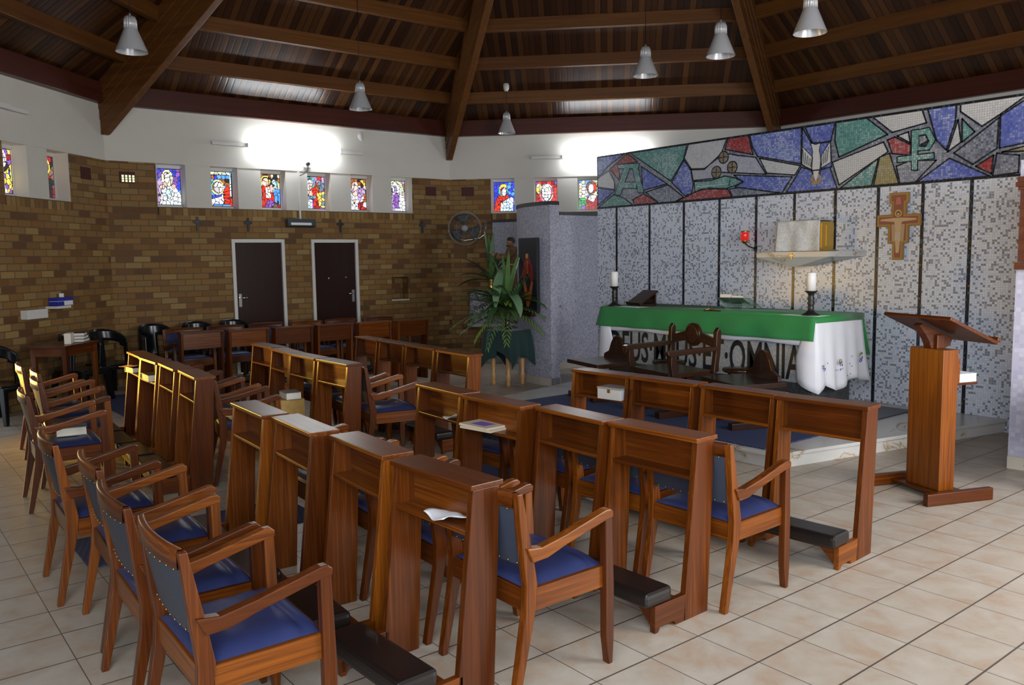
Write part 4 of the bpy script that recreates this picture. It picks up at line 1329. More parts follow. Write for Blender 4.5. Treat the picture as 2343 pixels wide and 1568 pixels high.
# ------------------------------------------------------------------ platform, rugs, altar
PLT = .13
b = MB()
pp = [(-7.45, 5.66), (-3.80, 5.66), (-3.20, 8.44), (-8.05, 8.44)]
b.hexa([(x, y, 0) for x, y in pp], [(x, y, PLT - .03) for x, y in pp], MARBLE)
q = [(-7.47, 5.635), (-3.78, 5.635), (-3.175, 8.445), (-8.07, 8.445)]
b.hexa([(x, y, PLT - .03) for x, y in q], [(x, y, PLT) for x, y in q], MARBLE)
o = b.build('platform', bevel=.006)
tag(o, 'low veined marble altar platform', 'platform', None, 'structure')
o = MB().box(-7.05, -3.93, 5.70, 6.75, PLT, PLT + .012, RUG).build('rug', bevel=.004)
tag(o, 'large patterned blue rug on the marble platform under the celebrant chair', 'rug')
o = MB().box(-4.36, -3.95, 7.32, 8.2, PLT, PLT + .012, RUGD).build('rug', bevel=.004)
tag(o, 'plain dark navy rug on the platform behind the altar end', 'rug')
for (x0, x1, y0, y1, lab) in ((-5.62, -5.03, .94, 2.35, 'blue ribbed runner rug in the aisle beside the rear chairs'), (-5.75, -5.0, 3.45, 4.3, 'blue ribbed runner rug in the aisle before the middle row'), (-11.6, -9.9, 2.3, 2.86, 'faded blue-grey ribbed rug near the black plastic chairs')):
    o = MB().box(x0, x1, y0, y1, 0, .010, RUG).build('rug', bevel=.004)
    tag(o, lab, 'rug')

AX0, AX1, AY0, AY1, AZ = -7.30, -4.43, 7.20, 8.02, 1.09
al = thing('altar', 'long stone altar with black letters on its grey front', 'altar', ((AX0 + AX1) / 2, AY0, PLT))
ax = (AX1 - AX0) / 2
b = MB()
b.box(-ax + .06, ax - .06, .05, .75, 0, .31, ALTARD)
b.box(-ax + .06, ax - .06, .05, .75, .31, AZ - PLT - .06, ALTARG)
b.build('altar_body', al)
MB().box(-ax + .01, ax - .01, .01, .81, AZ - PLT - .06, AZ - PLT, ALTARG).build('mensa', al, bevel=.006)


def text_mesh(txt, parent, name, m, w, h, mat, bold=0.0, align='LEFT'):
    cu = bpy.data.curves.new('txt', 'FONT')
    cu.body = txt
    cu.offset = bold
    cu.extrude = .01
    cu.resolution_u = 3
    t = bpy.data.objects.new('txt', cu)
    COL.objects.link(t)
    dg = bpy.context.evaluated_depsgraph_get()
    me = bpy.data.meshes.new_from_object(t.evaluated_get(dg))
    bpy.data.objects.remove(t)
    bpy.data.curves.remove(cu)
    xs = [v.co.x for v in me.vertices]
    ys = [v.co.y for v in me.vertices]
    for v in me.vertices:
        v.co = ((v.co.x - min(xs)) / (max(xs) - min(xs)) * w, (v.co.y - min(ys)) / (max(ys) - min(ys)) * h, v.co.z * .3)
    me.transform(mat @ Matrix.Rotation(R(90), 4, 'X'))
    me.materials.clear()
    me.materials.append(m)
    o = bpy.data.objects.new(name, me)
    COL.objects.link(o)
    o.parent = parent
    return o


text_mesh('DEUS\u00b7MEUS\u00b7ET\u00b7OMNIA', al, 'lettering', BLACKINK, 2.62, .36, Matrix.Translation((-ax + .09, .05, .33)), .012)

# altar cloths
def grid_pts(rows, m, mb):
    vs = [[mb.bm.verts.new(p) for p in r] for r in rows]
    k = mb.mi(m)
    for i in range(len(vs) - 1):
        for j in range(len(vs[0]) - 1):
            f = mb.bm.faces.new([vs[i][j], vs[i][j + 1], vs[i + 1][j + 1], vs[i + 1][j]])
            f.material_index = k
            f.smooth = True


wc = MB()
# side panel right: falls to z .40, with a fold at each corner
N1 = 24
for sgn, xe in ((1, AX1), (-1, AX0)):
    rows = []
    for i in range(13):
        t = i / 12
        row = []
        for j in range(N1 + 1):
            u = j / N1
            k_ = min(1, u * 6)
            y = AY0 - .012 - .012 * t + (AY1 - AY0 + .02) * u + (.09 * t * t if u > .92 else 0)
            lowz = .36 + k_ * (.05 + .045 * math.sin(9 * u + 1) + .02 * (u - .5))
            z = AZ + .004 - (AZ - lowz) * t
            xx = xe + sgn * (.012 + .055 * t + .018 * t * math.sin(26 * u) * k_)
            row.append((xx, y, z))
        rows.append(row)
    grid_pts(rows, WHITEC, wc)
    # corner flap turned on to the front
    rows = []
    for i in range(11):
        t = i / 10
        row = []
        for j in range(9):
            u = j / 8
            wdt = .24 * (.35 + .65 * min(1, t * 1.6)) if t > .22 else .24 * .35
            xx = xe + sgn * (.012 + .055 * t) - sgn * u * wdt
            z = AZ + .004 - (AZ - .36 - .10 * u) * t
            row.append((xx, AY0 - .012 - .05 * t * math.sin(PI * u) - .012 * t, z))
        rows.append(row)
    grid_pts(rows, WHITEC, wc)
rows = []
for i in range(7):
    t = i / 6
    rows.append([(AX0 - .01 + (AX1 - AX0 + .02) * j / 40, AY0 - .008 - .004 * t + .004 * t * math.sin(j * 1.1), AZ + .004 - (.265 + .010 * math.sin(j * .55)) * t) for j in range(41)])
grid_pts(rows, WHITEC, wc)
grid_pts([[(AX0 - .012, AY0 - .008, AZ + .004), (AX1 + .012, AY0 - .008, AZ + .004)], [(AX0 - .012, AY1 + .005, AZ + .004), (AX1 + .012, AY1 + .005, AZ + .004)]], WHITEC, wc)
em = wc
er = random.Random(3)
EV, EG = plain('violet_thread', (.16, .09, .52), .8), plain('olive_thread', (.22, .20, .03), .8)
for (yy, zz, n) in ((7.55, .62, 14), (7.92, .66, 16), (7.24, .62, 6)):
    for k in range(n):
        dy, dz = er.uniform(-.03, .03), er.uniform(-.05, .05)
        m = EG if dz > .01 else EV
        t = (AZ - (zz + dz)) / (AZ - .4)
        x = AX1 + .012 + .055 * t + .026
        r_ = er.uniform(.006, .012)
        em.face([(x, yy + dy - r_, zz + dz), (x, yy + dy, zz + dz - r_), (x, yy + dy + r_, zz + dz), (x, yy + dy, zz + dz + r_)], m)
for k in range(9):
    yy, zz = er.uniform(7.3, 7.95), er.uniform(.50, .75)
    x = AX1 + .012 + .055 * (AZ - zz) / (AZ - .4) + .026
    em.face([(x, yy - .007, zz), (x, yy, zz - .007), (x, yy + .007, zz), (x, yy, zz + .007)], EV)
wcl = wc.build('white_altar_cloth', solid=.003)
tag(wcl, 'white linen altar cloth with violet embroidery hanging over the altar ends', 'altar cloth')
gc = MB()
gx0, gx1 = AX0 - .02, AX1 + .016
rows = []
for i in range(9):
    t = i / 8
    rows.append([(gx0 - .055 * t * (1 - j / 8 if j < 8 else 0) + (gx1 - gx0) * j / 48, AY0 - .016 - .03 * t - .010 * t * math.sin(j * .8), AZ + .012 - .232 * t) for j in range(49)])
grid_pts(rows, GREENC, gc)
grid_pts([[(gx0, AY0 - .016, AZ + .012), (gx1, AY0 - .016, AZ + .012)], [(gx0, AY1 + .014, AZ + .012), (gx1, AY1 + .014, AZ + .012)]], GREENC, gc)
grid_pts([[(gx1, AY0 - .016, AZ + .012), (gx1, AY1 + .014, AZ + .012)], [(gx1 + .016, AY0 - .03, AZ - .045), (gx1 + .016, AY1 + .014, AZ - .055)]], GREENC, gc)
grid_pts([[(gx0, AY0 - .016, AZ + .012), (gx0, AY1 + .014, AZ + .012)], [(gx0 - .055, AY0 - .05, AZ - .22), (gx0 - .02, AY1 + .014, AZ - .05)]], GREENC, gc)
grid_pts([[(gx0, AY1 + .014, AZ + .012), (gx1, AY1 + .014, AZ + .012)], [(gx0 - .03, AY1 + .05, AZ - .3), (gx1 + .05, AY1 + .09, AZ - .42)]], GREENC, gc)
tag(gc.build('green_altar_cloth', solid=.003), 'bright green altar cloth over the top and front of the altar', 'altar cloth')
GZ = AZ + .0145
for k, (x, y, lab) in enumerate(((-7.20, 7.30, 'black turned candlestick on the altar end near the shrine'), (-4.56, 7.33, 'black turned candlestick on the altar end near the lectern'))):
    c = thing('candlestick', lab, 'candlestick', (x, y, GZ), 0, 'altar candlesticks')
    MB().lathe([(.085, 0), (.085, .01), (.05, .03), (.03, .05), (.028, .10), (.036, .12), (.026, .145), (.036, .165), (.026, .185), (.03, .21), (.052, .228), (.062, .235), (.062, .24)], IRON, 20).build('stem', c)
    o = MB().lathe([(.045, .0), (.046, .17), (.040, .178), (.01, .176)], WAX, 20).tube([(0, 0, .175), (.002, 0, .19)], .002, IRON, 5).build('candle')
    o.location = (x, y, GZ + .241)
    tag(o, ('thick white candle on the candlestick near the shrine', 'thick white candle on the candlestick near the lectern')[k], 'candle', 'altar candles')
for (x0, x1, y0, y1, lab) in ((-7.15, -6.75, 7.23, 7.42, 'white paper lying beside the candlestick near the shrine'), (-4.88, -4.42, 7.24, 7.45, 'white paper lying under the candlestick near the lectern')):
    o = MB().grid(lambda u, v: (x0 + (x1 - x0) * u, y0 + (y1 - y0) * v, .001 + .001 * math.sin(6 * u)), 6, 3, PAPER).build('paper_sheet', solid=.0012)
    o.location = (0, 0, GZ - .0005)
    tag(o, lab, 'paper')
c = thing('book_stand', 'sloping dark wooden book stand at the shrine end of the altar', 'book stand', (-7.05, 7.62, GZ), -15)
Mx = Matrix.Translation((0, 0, .09)) @ Matrix.Rotation(R(32), 4, 'X')
MB().box(-.16, .16, -.13, .16, -.008, .010, DKX, Mx).box(-.16, .16, -.145, -.13, -.008, .03, DKX, Mx).build('sloped_board', c, bevel=.003)
MB().box(-.14, .14, .10, .12, 0, .145, DKX).box(-.14, -.12, -.10, .12, 0, .02, DKX).box(.12, .14, -.10, .12, 0, .02, DKX).build('support', c)
c = thing('missal_stand', 'clear acrylic book stand in the middle of the altar', 'book stand', (-5.62, 7.60, GZ), 12)
ACR = plain('clear_acrylic', (.75, .9, .85), .05, 0, None, 0, .92, 1.3)
Mx = Matrix.Translation((0, 0, .085)) @ Matrix.Rotation(R(-20), 4, 'X')
MB().box(-.20, .20, -.14, .16, 0, .006, ACR, Mx).box(-.20, .20, .15, .165, 0, .03, ACR, Mx).build('acrylic_plate', c)
MB().box(-.10, -.094, -.1, .1, 0, .085, ACR).build('acrylic_leg', c)
MB().box(.094, .10, -.1, .1, 0, .085, ACR).build('acrylic_leg', c)
c = thing('missal', 'thick open missal with pale pages on the acrylic stand', 'book')
c.matrix_world = Matrix.Translation((-5.62, 7.60, GZ)) @ Matrix.Rotation(R(12), 4, 'Z') @ Mx @ Matrix.Translation((-.03, -.02, .008))
MB().box(-.14, .14, -.10, .10, 0, .006, BOOKD).build('cover', c)
MB().box(-.13, -.005, -.095, .095, .006, .045, PAGES).box(.005, .13, -.095, .095, .006, .03, PAGES).build('page_block', c, bevel=.004)
c = thing('altar_crucifix', 'small dark crucifix lying flat at the altar front edge', 'crucifix', (-5.72, 7.27, GZ), 80)
MB().box(-.013, .013, -.14, .10, 0, .014, IRON).box(-.08, .08, -.005, .02, .001, .013, IRON).build('cross', c, bevel=.003)
MB().tube([(0, .02, .02), (0, -.08, .02)], .008, BRASS, 6).tube([(-.06, .01, .018), (0, .015, .02), (.06, .01, .018)], .005, BRASS, 6).ball((0, .035, .024), .012, BRASS, 8).build('corpus', c)

# ------------------------------------------------------------------ things on the mosaic wall
t = thing('tabernacle_shelf', 'pale marble wedge-shaped wall shelf with a small brass cross', 'shelf')
top = [(-5.83, 8.447), (-5.76, 8.13), (-4.86, 8.13), (-4.62, 8.447)]
b = MB()
b.hexa([(x, y, 1.672) for x, y in top], [(x, y, 1.728) for x, y in top], MARBLE)
tip = (-5.30, 8.19, 1.56)
for i in range(4):
    a_, c_ = top[i], top[(i + 1) % 4]
    if i == 3:
        b.face([(a_[0], a_[1], 1.672), (-5.27, 8.447, 1.565), (c_[0], c_[1], 1.672)], MARBLE)
    else:
        b.face([(a_[0], a_[1], 1.672), (c_[0], c_[1], 1.672), tip], MARBLE)
b.face([(-5.83, 8.447, 1.672), tip, (-5.27, 8.447, 1.565)], MARBLE)
b.face([(-4.62, 8.447, 1.672), (-5.27, 8.447, 1.565), tip], MARBLE)
b.build('marble_shelf', t)
MB().box(-5.305, -5.297, 8.115, 8.129, 1.645, 1.715, BRASS).box(-5.325, -5.277, 8.114, 8.128, 1.683, 1.691, BRASS).build('brass_cross', t)
o = thing('tabernacle', 'gilded tabernacle box standing on the marble wall shelf', 'tabernacle', (-5.24, 8.29, 1.728))
MB().box(-.25, .25, -.13, .15, 0, .32, GOLD).box(-.27, .27, -.14, .155, -.0, .02, GOLD).build('gilded_box', o, bevel=.006)
MB().box(.25, .258, -.10, .13, .04, .30, GOLD).box(.258, .264, -.02, .0, .06, .28, GOLD).build('door', o)
v = MB()


def veil(u, w_):
    x = -.262 + .524 * u
    z = .335 - .33 * w_
    y = -.145 - .016 * math.sin(13 * u + 1) * (.2 + w_) - .012 * w_ - .03 * max(0, 1 - abs(u - .72) * 5 - w_ * 1.6) - .02 * max(0, 1 - abs(u - .3) * 6 - w_ * 2)
    xx = x * (1 + .05 * w_)
    return (xx, y, z)


v.grid(veil, 24, 12, speckle('white_brocade', (.62, .62, .62), (.82, .81, .78), 60, .6))
v.grid(lambda u, w_: (-.262 + .524 * u, -.145 + .29 * w_, .335 + .012 * math.sin(PI * u) * math.sin(PI * w_)), 10, 6, CREAM)
v.grid(lambda u, w_: (-.264 - .01 * w_, .145 - .29 * u, .335 - .32 * w_), 8, 8, v.mats[0])
o = v.build('tabernacle_veil', solid=.003)
o.location = (-5.24, 8.29, 1.728)
tag(o, 'white brocade veil draped over the front of the tabernacle', 'veil')
t = thing('sanctuary_lamp', 'red glass sanctuary lamp on a black wall bracket', 'lamp', (-6.06, 8.32, 1.865))
MB().lathe([(.035, 0), (.045, .01), (.047, .105), (.044, .11), (.04, .105), (.036, .012)], REDGLASS, 18).build('glass', t)
MB().lathe([(.006, .02), (.012, .04), (.006, .07)], FLAME, 10).build('flame', t)
MB().lathe([(.05, .104), (.052, .116), (.046, .116), (.044, .104)], BRASS, 18, cap=False).lathe([(.02, -.03), (.038, -.005), (.04, .006)], BRASS, 14).build('brass_holder', t)
MB().tube([(0, 0, -.025), (.03, .03, -.06), (.06, .09, -.085), (.065, .125, -.09)], .008, IRON, 7).box(.045, .085, .118, .128, -.12, -.06, IRON).build('wall_bracket', t)
# painted cross, generic
cr = thing('painted_cross', 'stepped wooden cross with a painted pale figure and gold border', 'cross', (-4.265, 8.44, 1.63), 0)


def crossp(g):
    pr = [(.055, 0), (.055, .17), (.105, .17), (.105, .34), (.225, .34), (.225, .46), (.075, .46), (.075, .57), (.10, .57), (.10, .68)]
    pts = []
    for i, (x, z) in enumerate(pr):
        pts.append((x - g, z + (g if i in (0,) else 0)))
    pts = [(x - g, z) for x, z in pr]
    adj = {0: g, 1: g, 2: g, 3: g, 4: g, 5: -g, 6: -g, 7: g, 8: g, 9: -g}
    pts = [(x - g, z + adj[i]) for i, (x, z) in enumerate(pr)]
    return pts + [(-x, z) for x, z in pts[::-1]]


b = MB()
b.prism(crossp(0), 1, -.035, -.004, wood('cross_wood', 2, (.22, .10, .025), (.34, .18, .05), (.42, .25, .08), .45))
b.build('cross_board', cr, bevel=.003)
b = MB()
PCR = plain('painted_cross_red', (.30, .10, .06), .6)
flat(b, crossp(.014), -.0362, plain('painted_gold_edge', (.46, .28, .05), .5))
flat(b, crossp(.022), -.0370, PCR)
PSK = plain('painted_pale_figure', (.62, .42, .24), .6)
for i, (p, m) in enumerate((([(-.06, .19), (.06, .19), (.07, .36), (-.07, .36)], plain('painted_panel_cream', (.50, .33, .18), .6)), ([(-.19, .40), (-.04, .385), (-.035, .36), (-.025, .28), (-.028, .20), (-.015, .07), (.015, .07), (.028, .20), (.025, .28), (.035, .36), (.04, .385), (.19, .40), (.18, .415), (.05, .425), (-.05, .425), (-.18, .415)], PSK), (disc(0, .47, .038, 16), plain('painted_halo', (.55, .36, .10), .5)), (disc(0, .468, .022, 14), HAIR), (disc(0, .464, .014, 12), PSK), ([(-.03, .20), (.03, .20), (.028, .28), (-.028, .28)], plain('painted_loincloth', (.60, .48, .34), .6)), ([(-.03, .56), (.03, .56), (.02, .63), (-.02, .63)], plain('painted_small_scene', (.52, .16, .12), .6)))):
    flat(b, p, -.0378 - i * .0006, m)
b.build('painted_figure', cr)

# ------------------------------------------------------------------ celebrant chair and side seats
Mw = (-5.53, 6.42)
ch = thing('celebrant_chair', 'carved dark wooden celebrant armchair with a round cross crest, in front of the altar', 'chair', (Mw[0], Mw[1], PLT + .012), -13)
MB().box(-.34, .34, -.28, .24, .39, .44, DKX).build('seat', ch, bevel=.006)
MB().prism([(-.30, .40), (.30, .40), (.24, .30), (.12, .33), (0, .27), (-.12, .33), (-.24, .30)], 1, -.26, -.235, DKX).build('front_apron', ch, bevel=.004)
for s in (-1, 1):
    MB().prism([(.21, .42), (.26, .42), (.29, .60), (.30, .82), (.275, .86), (.245, .82), (.235, .60)], 0, s * .365 - .028, s * .365 + .028, DKZ).build('back_post', ch, bevel=.006)
    MB().prism([(-.27, .41), (-.21, .41), (-.22, .52), (-.235, .62), (-.285, .62), (-.29, .52)], 0, s * .36 - .026, s * .36 + .026, DKZ).build('arm_post', ch, bevel=.005)
    MB().prism([(-.33, .62), (-.30, .605), (.26, .635), (.26, .675), (-.30, .66), (-.335, .65)], 0, s * .365 - .034, s * .365 + .034, DKY).build('armrest', ch, bevel=.006)
    MB().box(s * .26 - .035, s * .26 + .035, -.03, .04, .06, .39, DKZ).box(s * .26 - .04, s * .26 + .04, -.36, .34, 0, .065, DKY).build('trestle_leg', ch, bevel=.005)
MB().prism([(-.35, .74), (-.35, .655), (-.1, .70), (.1, .70), (.35, .655), (.35, .74), (.1, .80), (-.1, .80)], 1, .255, .29, DKX).build('back_rail', ch, bevel=.004)
b = MB()
b.lathe([(.112, -.025), (.118, -.018), (.118, .018), (.112, .025)], DKX, 26, mat=Matrix.Translation((0, .27, .765)) @ Matrix.Rotation(R(90), 4, 'X'))
b.lathe([(.088, .022), (.10, .022), (.10, .031), (.088, .031)], DKZ, 26, mat=Matrix.Translation((0, .27, .765)) @ Matrix.Rotation(R(90), 4, 'X'), cap=False)
b.box(-.012, .012, .238, .246, .68, .85, DKZ)
b.box(-.085, .085, .238, .246, .753, .777, DKX)
b.build('crest', ch)


def side_seat(x, y, rz, label):
    s_ = thing('scalloped_stool', label, 'stool', (x, y, PLT + .012), rz, 'carved side seats')
    MB().box(-.33, .33, -.25, .25, .37, .415, DKX).build('seat', s_, bevel=.006)
    pr = [(-.27, .41), (-.26, .46), (-.16, .50), (-.11, .60), (-.06, .66), (0, .68), (.06, .66), (.11, .60), (.16, .50), (.26, .46), (.27, .41)]
    MB().prism(pr, 1, .20, .235, DKX).build('scalloped_back', s_, bevel=.004)
    MB().box(-.008, .008, .192, .20, .49, .64, IRON).box(-.06, .06, .192, .20, .575, .59, IRON).build('carved_cross', s_)
    for q in (-1, 1):
        MB().box(q * .24 - .03, q * .24 + .03, -.03, .03, .06, .37, DKZ).box(q * .24 - .035, q * .24 + .035, -.27, .25, 0, .062, DKY).build('trestle_leg', s_, bevel=.005)
    MB().box(-.21, .21, -.015, .015, .16, .22, DKX).build('stretcher', s_)


side_seat(-6.62, 6.50, -13, 'dark wooden seat with scalloped cross back at the shrine side of the celebrant chair')
side_seat(-4.68, 6.42, -22, 'dark wooden seat with rounded cross back at the lectern side of the celebrant chair')
for x, y, lab in ((-6.02, 6.93, 'low dark round-edged stool behind the celebrant chair arm'), (-5.10, 6.95, 'low dark round-edged stool between celebrant chair and lectern-side seat')):
    s_ = thing('low_stool', lab, 'stool', (x, y, PLT), 0, 'low round stools')
    MB().lathe([(.15, .40), (.17, .41), (.175, .425), (.17, .44), (.0001, .445)], DKX, 24).build('seat', s_)
    for k in range(4):
        a = PI / 4 + k * PI / 2
        MB().tube([(.15 * math.cos(a), .15 * math.sin(a), 0), (.10 * math.cos(a), .10 * math.sin(a), .40)], .016, DKZ, 8).build('leg', s_)

# ------------------------------------------------------------------ lectern
le = thing('lectern', 'mahogany lectern with sloping desk and side shelf on the tiled floor', 'lectern', (-2.72, 5.92, 0), -22)
for s in (-1, 1):
    MB().box(s * .27 - .022, s * .27 + .022, -.28, .27, 0, .085, WOODY).build('foot', le, bevel=.006)
MB().box(-.248, .248, -.11, .13, .03, .05, WOODX).build('base_board', le, bevel=.004)
MB().box(-.155, .155, -.065, .065, .05, 1.035, WOODZ).build('column', le, bevel=.006)
dm = Matrix.Translation((0, .03, 1.165)) @ Matrix.Rotation(R(-24), 4, 'X')
MB().box(-.31, .31, -.22, .22, 0, .024, WOODX, dm).build('desk_board', le, bevel=.004)
MB().box(-.31, .31, .205, .225, .024, .05, WOODX, dm).build('book_ledge', le, bevel=.003)
MB().prism([(-.16, 1.20), (-.13, 1.215), (.13, 1.10), (.10, 1.05), (.06, 1.035), (-.055, 1.035), (-.07, 1.08), (-.11, 1.14)], 0, -.035, .035, WOODY).build('desk_bracket', le, bevel=.005)
MB().box(-.06, .06, -.03, .03, 1.035, 1.13, WOODZ).build('neck', le, bevel=.004)
MB().box(-.15, .15, .066, .24, .785, .803, WOODX).build('shelf', le, bevel=.003)
MB().prism([(.066, .785), (.21, .785), (.20, .765), (.14, .74), (.11, .70), (.066, .69)], 0, -.012, .012, WOODY).build('shelf_bracket', le, bevel=.003)
MB().box(-.16, -.135, .066, .155, .93, .965, WOODY).box(-.15, .15, .066, .085, .80, .97, WOODX).build('cleat', le)
o = MB().box(-.12, .12, -.08, .08, 0, .055, PAPER).box(-.122, .122, -.082, .082, .055, .058, PAPER).build('book', bevel=.003)
o.matrix_world = Matrix.Translation((-2.72, 5.92, .8035)) @ Matrix.Rotation(R(-22), 4, 'Z') @ Matrix.Translation((.02, .155, 0)) @ Matrix.Rotation(R(4), 4, 'Z')
tag(o, 'thick white book on the lectern side shelf', 'book')

# hymn board, cloth-covered stand and wooden edge at the picture edge
hb = thing('hymn_board', 'dark wooden hymn board with pale letters at the picture edge', 'hymn board', (-2.615, 7.03, 1.56), 3)
DKR = wood('hymn_board_wood', 0, (.05, .014, .008), (.09, .028, .014), (.15, .05, .02), .35)
MB().box(0, .5, -.035, -.004, .06, .60, DKR).build('board', hb)
MB().box(-.015, .5, -.05, -.002, .60, .625, DKR).box(-.03, .5, -.06, -.002, .625, .66, DKR).box(-.02, .5, -.055, -.002, .66, .70, DKR).build('top_moulding', hb, bevel=.004)
MB().box(-.02, .5, -.055, -.002, .0, .055, DKR).build('bottom_moulding', hb, bevel=.004)
MB().box(-.008, .5, -.045, -.035, .20, .225, DKR).box(-.008, .5, -.045, -.035, .33, .355, DKR).box(-.008, .5, -.045, -.035, .46, .485, DKR).build('rail', hb)
text_mesh('A', hb, 'letter', WHITEINK, .09, .085, Matrix.Translation((.035, -.036, .365)), .01)
text_mesh('C', hb, 'letter', WHITEINK, .085, .085, Matrix.Translation((.038, -.036, .235)), .01)
text_mesh('A', hb, 'letter', WHITEINK, .09, .085, Matrix.Translation((.06, -.036, .105)), .01)
ft = thing('draped_stand', 'small table under a bottle-green cloth cut by the picture edge', 'table', (-2.02, 6.66, 0), 10)
MB().grid(lambda u, v: drape(u, v, .24, .745, .36), 32, 32, DKGREENC).build('cloth', ft, solid=.004)
for x, y in ((-.15, -.15), (.15, -.15), (-.15, .15), (.15, .15)):
    MB().lathe(lgp, PINE, 12, c=(x, y)).build('leg', ft)
MB().box(-.22, .22, -.22, .22, .70, .735, PINE).build('table_top', ft)

# ------------------------------------------------------------------ prie-dieus
def make_prie_dieu():
    t = thing('prie_dieu', 'prie-dieu', 'kneeler')
    for s in (-1, 1):
        MB().prism([(.012, .834), (.142, .834), (.098, 0), (-.085, 0)], 0, s * .262 - .015, s * .262 + .015, WOODZ).build('side_panel', t, bevel=.003)
        MB().prism([(-.285, 0), (-.262, 0), (-.25, .022), (-.15, .022), (-.14, 0), (-.055, 0), (-.05, .128), (-.285, .128)], 0, s * .262 - .015, s * .262 + .015, WOODY).build('foot_rail', t, bevel=.003)
        MB().prism([(s * .246, .128), (s * .14, .128), (s * .246, .02)], 1, -.275, -.25, WOODX).build('corner_bracket', t)
    MB().box(-.284, .284, -.002, .156, .834, .856, WOODX).build('top_board', t, bevel=.004)
    MB().box(-.247, .247, .094, .108, .635, .834, WOODX).build('back_panel', t)
    MB().box(-.247, .247, -.004, .094, .655, .672, WOODX).build('shelf', t, bevel=.003)
    MB().box(-.247, .247, -.28, -.12, .105, .128, WOODX).build('pad_board', t)
    MB().box(-.28, .28, -.345, -.165, .128, .20, BLACKV).build('knee_pad', t, bevel=.024, seg=3)
    return t


P0 = make_prie_dieu()
NP = [0]
ORD4 = ('first', 'second', 'third', 'fourth')


def kneeler(x, y, rz, label, group):
    o = place(P0, NP[0] > 0, (x, y, 0), rz, label, group)
    NP[0] += 1
    return o


ENDR = ('at the aisle end', 'second from the aisle', 'second from the lectern-side end', 'at the lectern-side end')
ENDL = ('at the far end', 'second from the far end', 'second from the aisle', 'at the aisle end')
UN = {
    'R1': [((-5.009, 1.761), (-4.387, 1.727)), ((-4.383, 1.764), (-3.782, 1.726)), ((-3.728, 1.786), (-3.113, 1.755)), ((-3.091, 1.746), (-2.452, 1.767))],
    'R2': [((-4.854, 2.989), (-4.274, 2.961)), ((-4.232, 2.943), (-3.653, 2.95)), ((-3.628, 3.02), (-3.023, 2.993)), ((-3.025, 3.009), (-2.441, 3.023))],
    'R3': [((-4.65, 4.261), (-4.114, 4.292)), ((-4.109, 4.297), (-3.523, 4.323)), ((-3.494, 4.33), (-2.925, 4.33)), ((-2.911, 4.311), (-2.338, 4.349))],
    'L1': [((-8.625, 2.063), (-8.066, 2.029)), ((-8.02, 2.017), (-7.469, 2.008)), ((-7.455, 2.023), (-6.858, 1.98)), ((-6.836, 2.002), (-6.226, 1.947))],
    'L2': [((-8.506, 3.244), (-7.926, 3.236)), ((-7.89, 3.197), (-7.31, 3.145)), ((-7.30, 3.136), (-6.74, 3.127)), ((-6.726, 3.131), (-6.128, 3.138))],
    'L3': [((-8.4, 4.398), (-7.835, 4.354)), ((-7.793, 4.349), (-7.232, 4.32)), ((-7.223, 4.329), (-6.664, 4.316)), ((-6.56, 4.269), (-5.983, 4.246))],
}
ROWN = {'1': 'rear row', '2': 'middle row', '3': 'altar row'}
EXTRA = {('R1', 3): ' holding a crumpled leaflet', ('R2', 0): ' holding a curled white sheet', ('R2', 1): ' holding two booklets', ('R3', 0): ' holding a silver box', ('L1', 0): ' holding loose books', ('L1', 1): ' holding a thick bible'}
UC = {}
for key, us in UN.items():
    side = 'lectern-side block' if key[0] == 'R' else 'block beyond the aisle'
    for k, (a, b) in enumerate(us):
        cx, cy = (a[0] + b[0]) / 2, (a[1] + b[1]) / 2
        an = math.degrees(math.atan2(b[1] - a[1], b[0] - a[0]))
        UC[(key, k)] = (cx, cy, an)
        e = (ENDR if key[0] == 'R' else ENDL)[k]
        o = kneeler(cx, cy, an, 'prie-dieu%s, %s, %s, %s' % (EXTRA.get((key, k), ''), ROWN[key[1]], side, e), 'prie-dieus in rows facing the altar')
        if key == 'L1':
            rt_ = random.Random(k)
            MB().prism([(-.27 + .54 * i / 14, .150 + rt_.uniform(-.008, .016)) for i in range(15)] + [(.27, .125), (-.27, .125)], 1, -.352, -.335, FOAM).build('torn_foam_edge', o)
for k, (y, x) in enumerate(((3.40, -10.47), (3.95, -10.36), (4.52, -10.27), (5.09, -10.24), (5.66, -10.17), (6.19, -10.05))):
    # their backs face the aisle: the top's far edge is the kneeling side
    ex = ('first', 'second', 'third', 'fourth', 'fifth', 'last')[k]
    o = kneeler(x - .156, y, -90 - (0, 2, 2, 4, 6, 8)[k] * -.6, 'wooden prie-dieu seen from its back before the doors, %s counted from the black chairs' % ex, 'prie-dieus along the brick wall')
    o.scale = (.95, 1, 1)


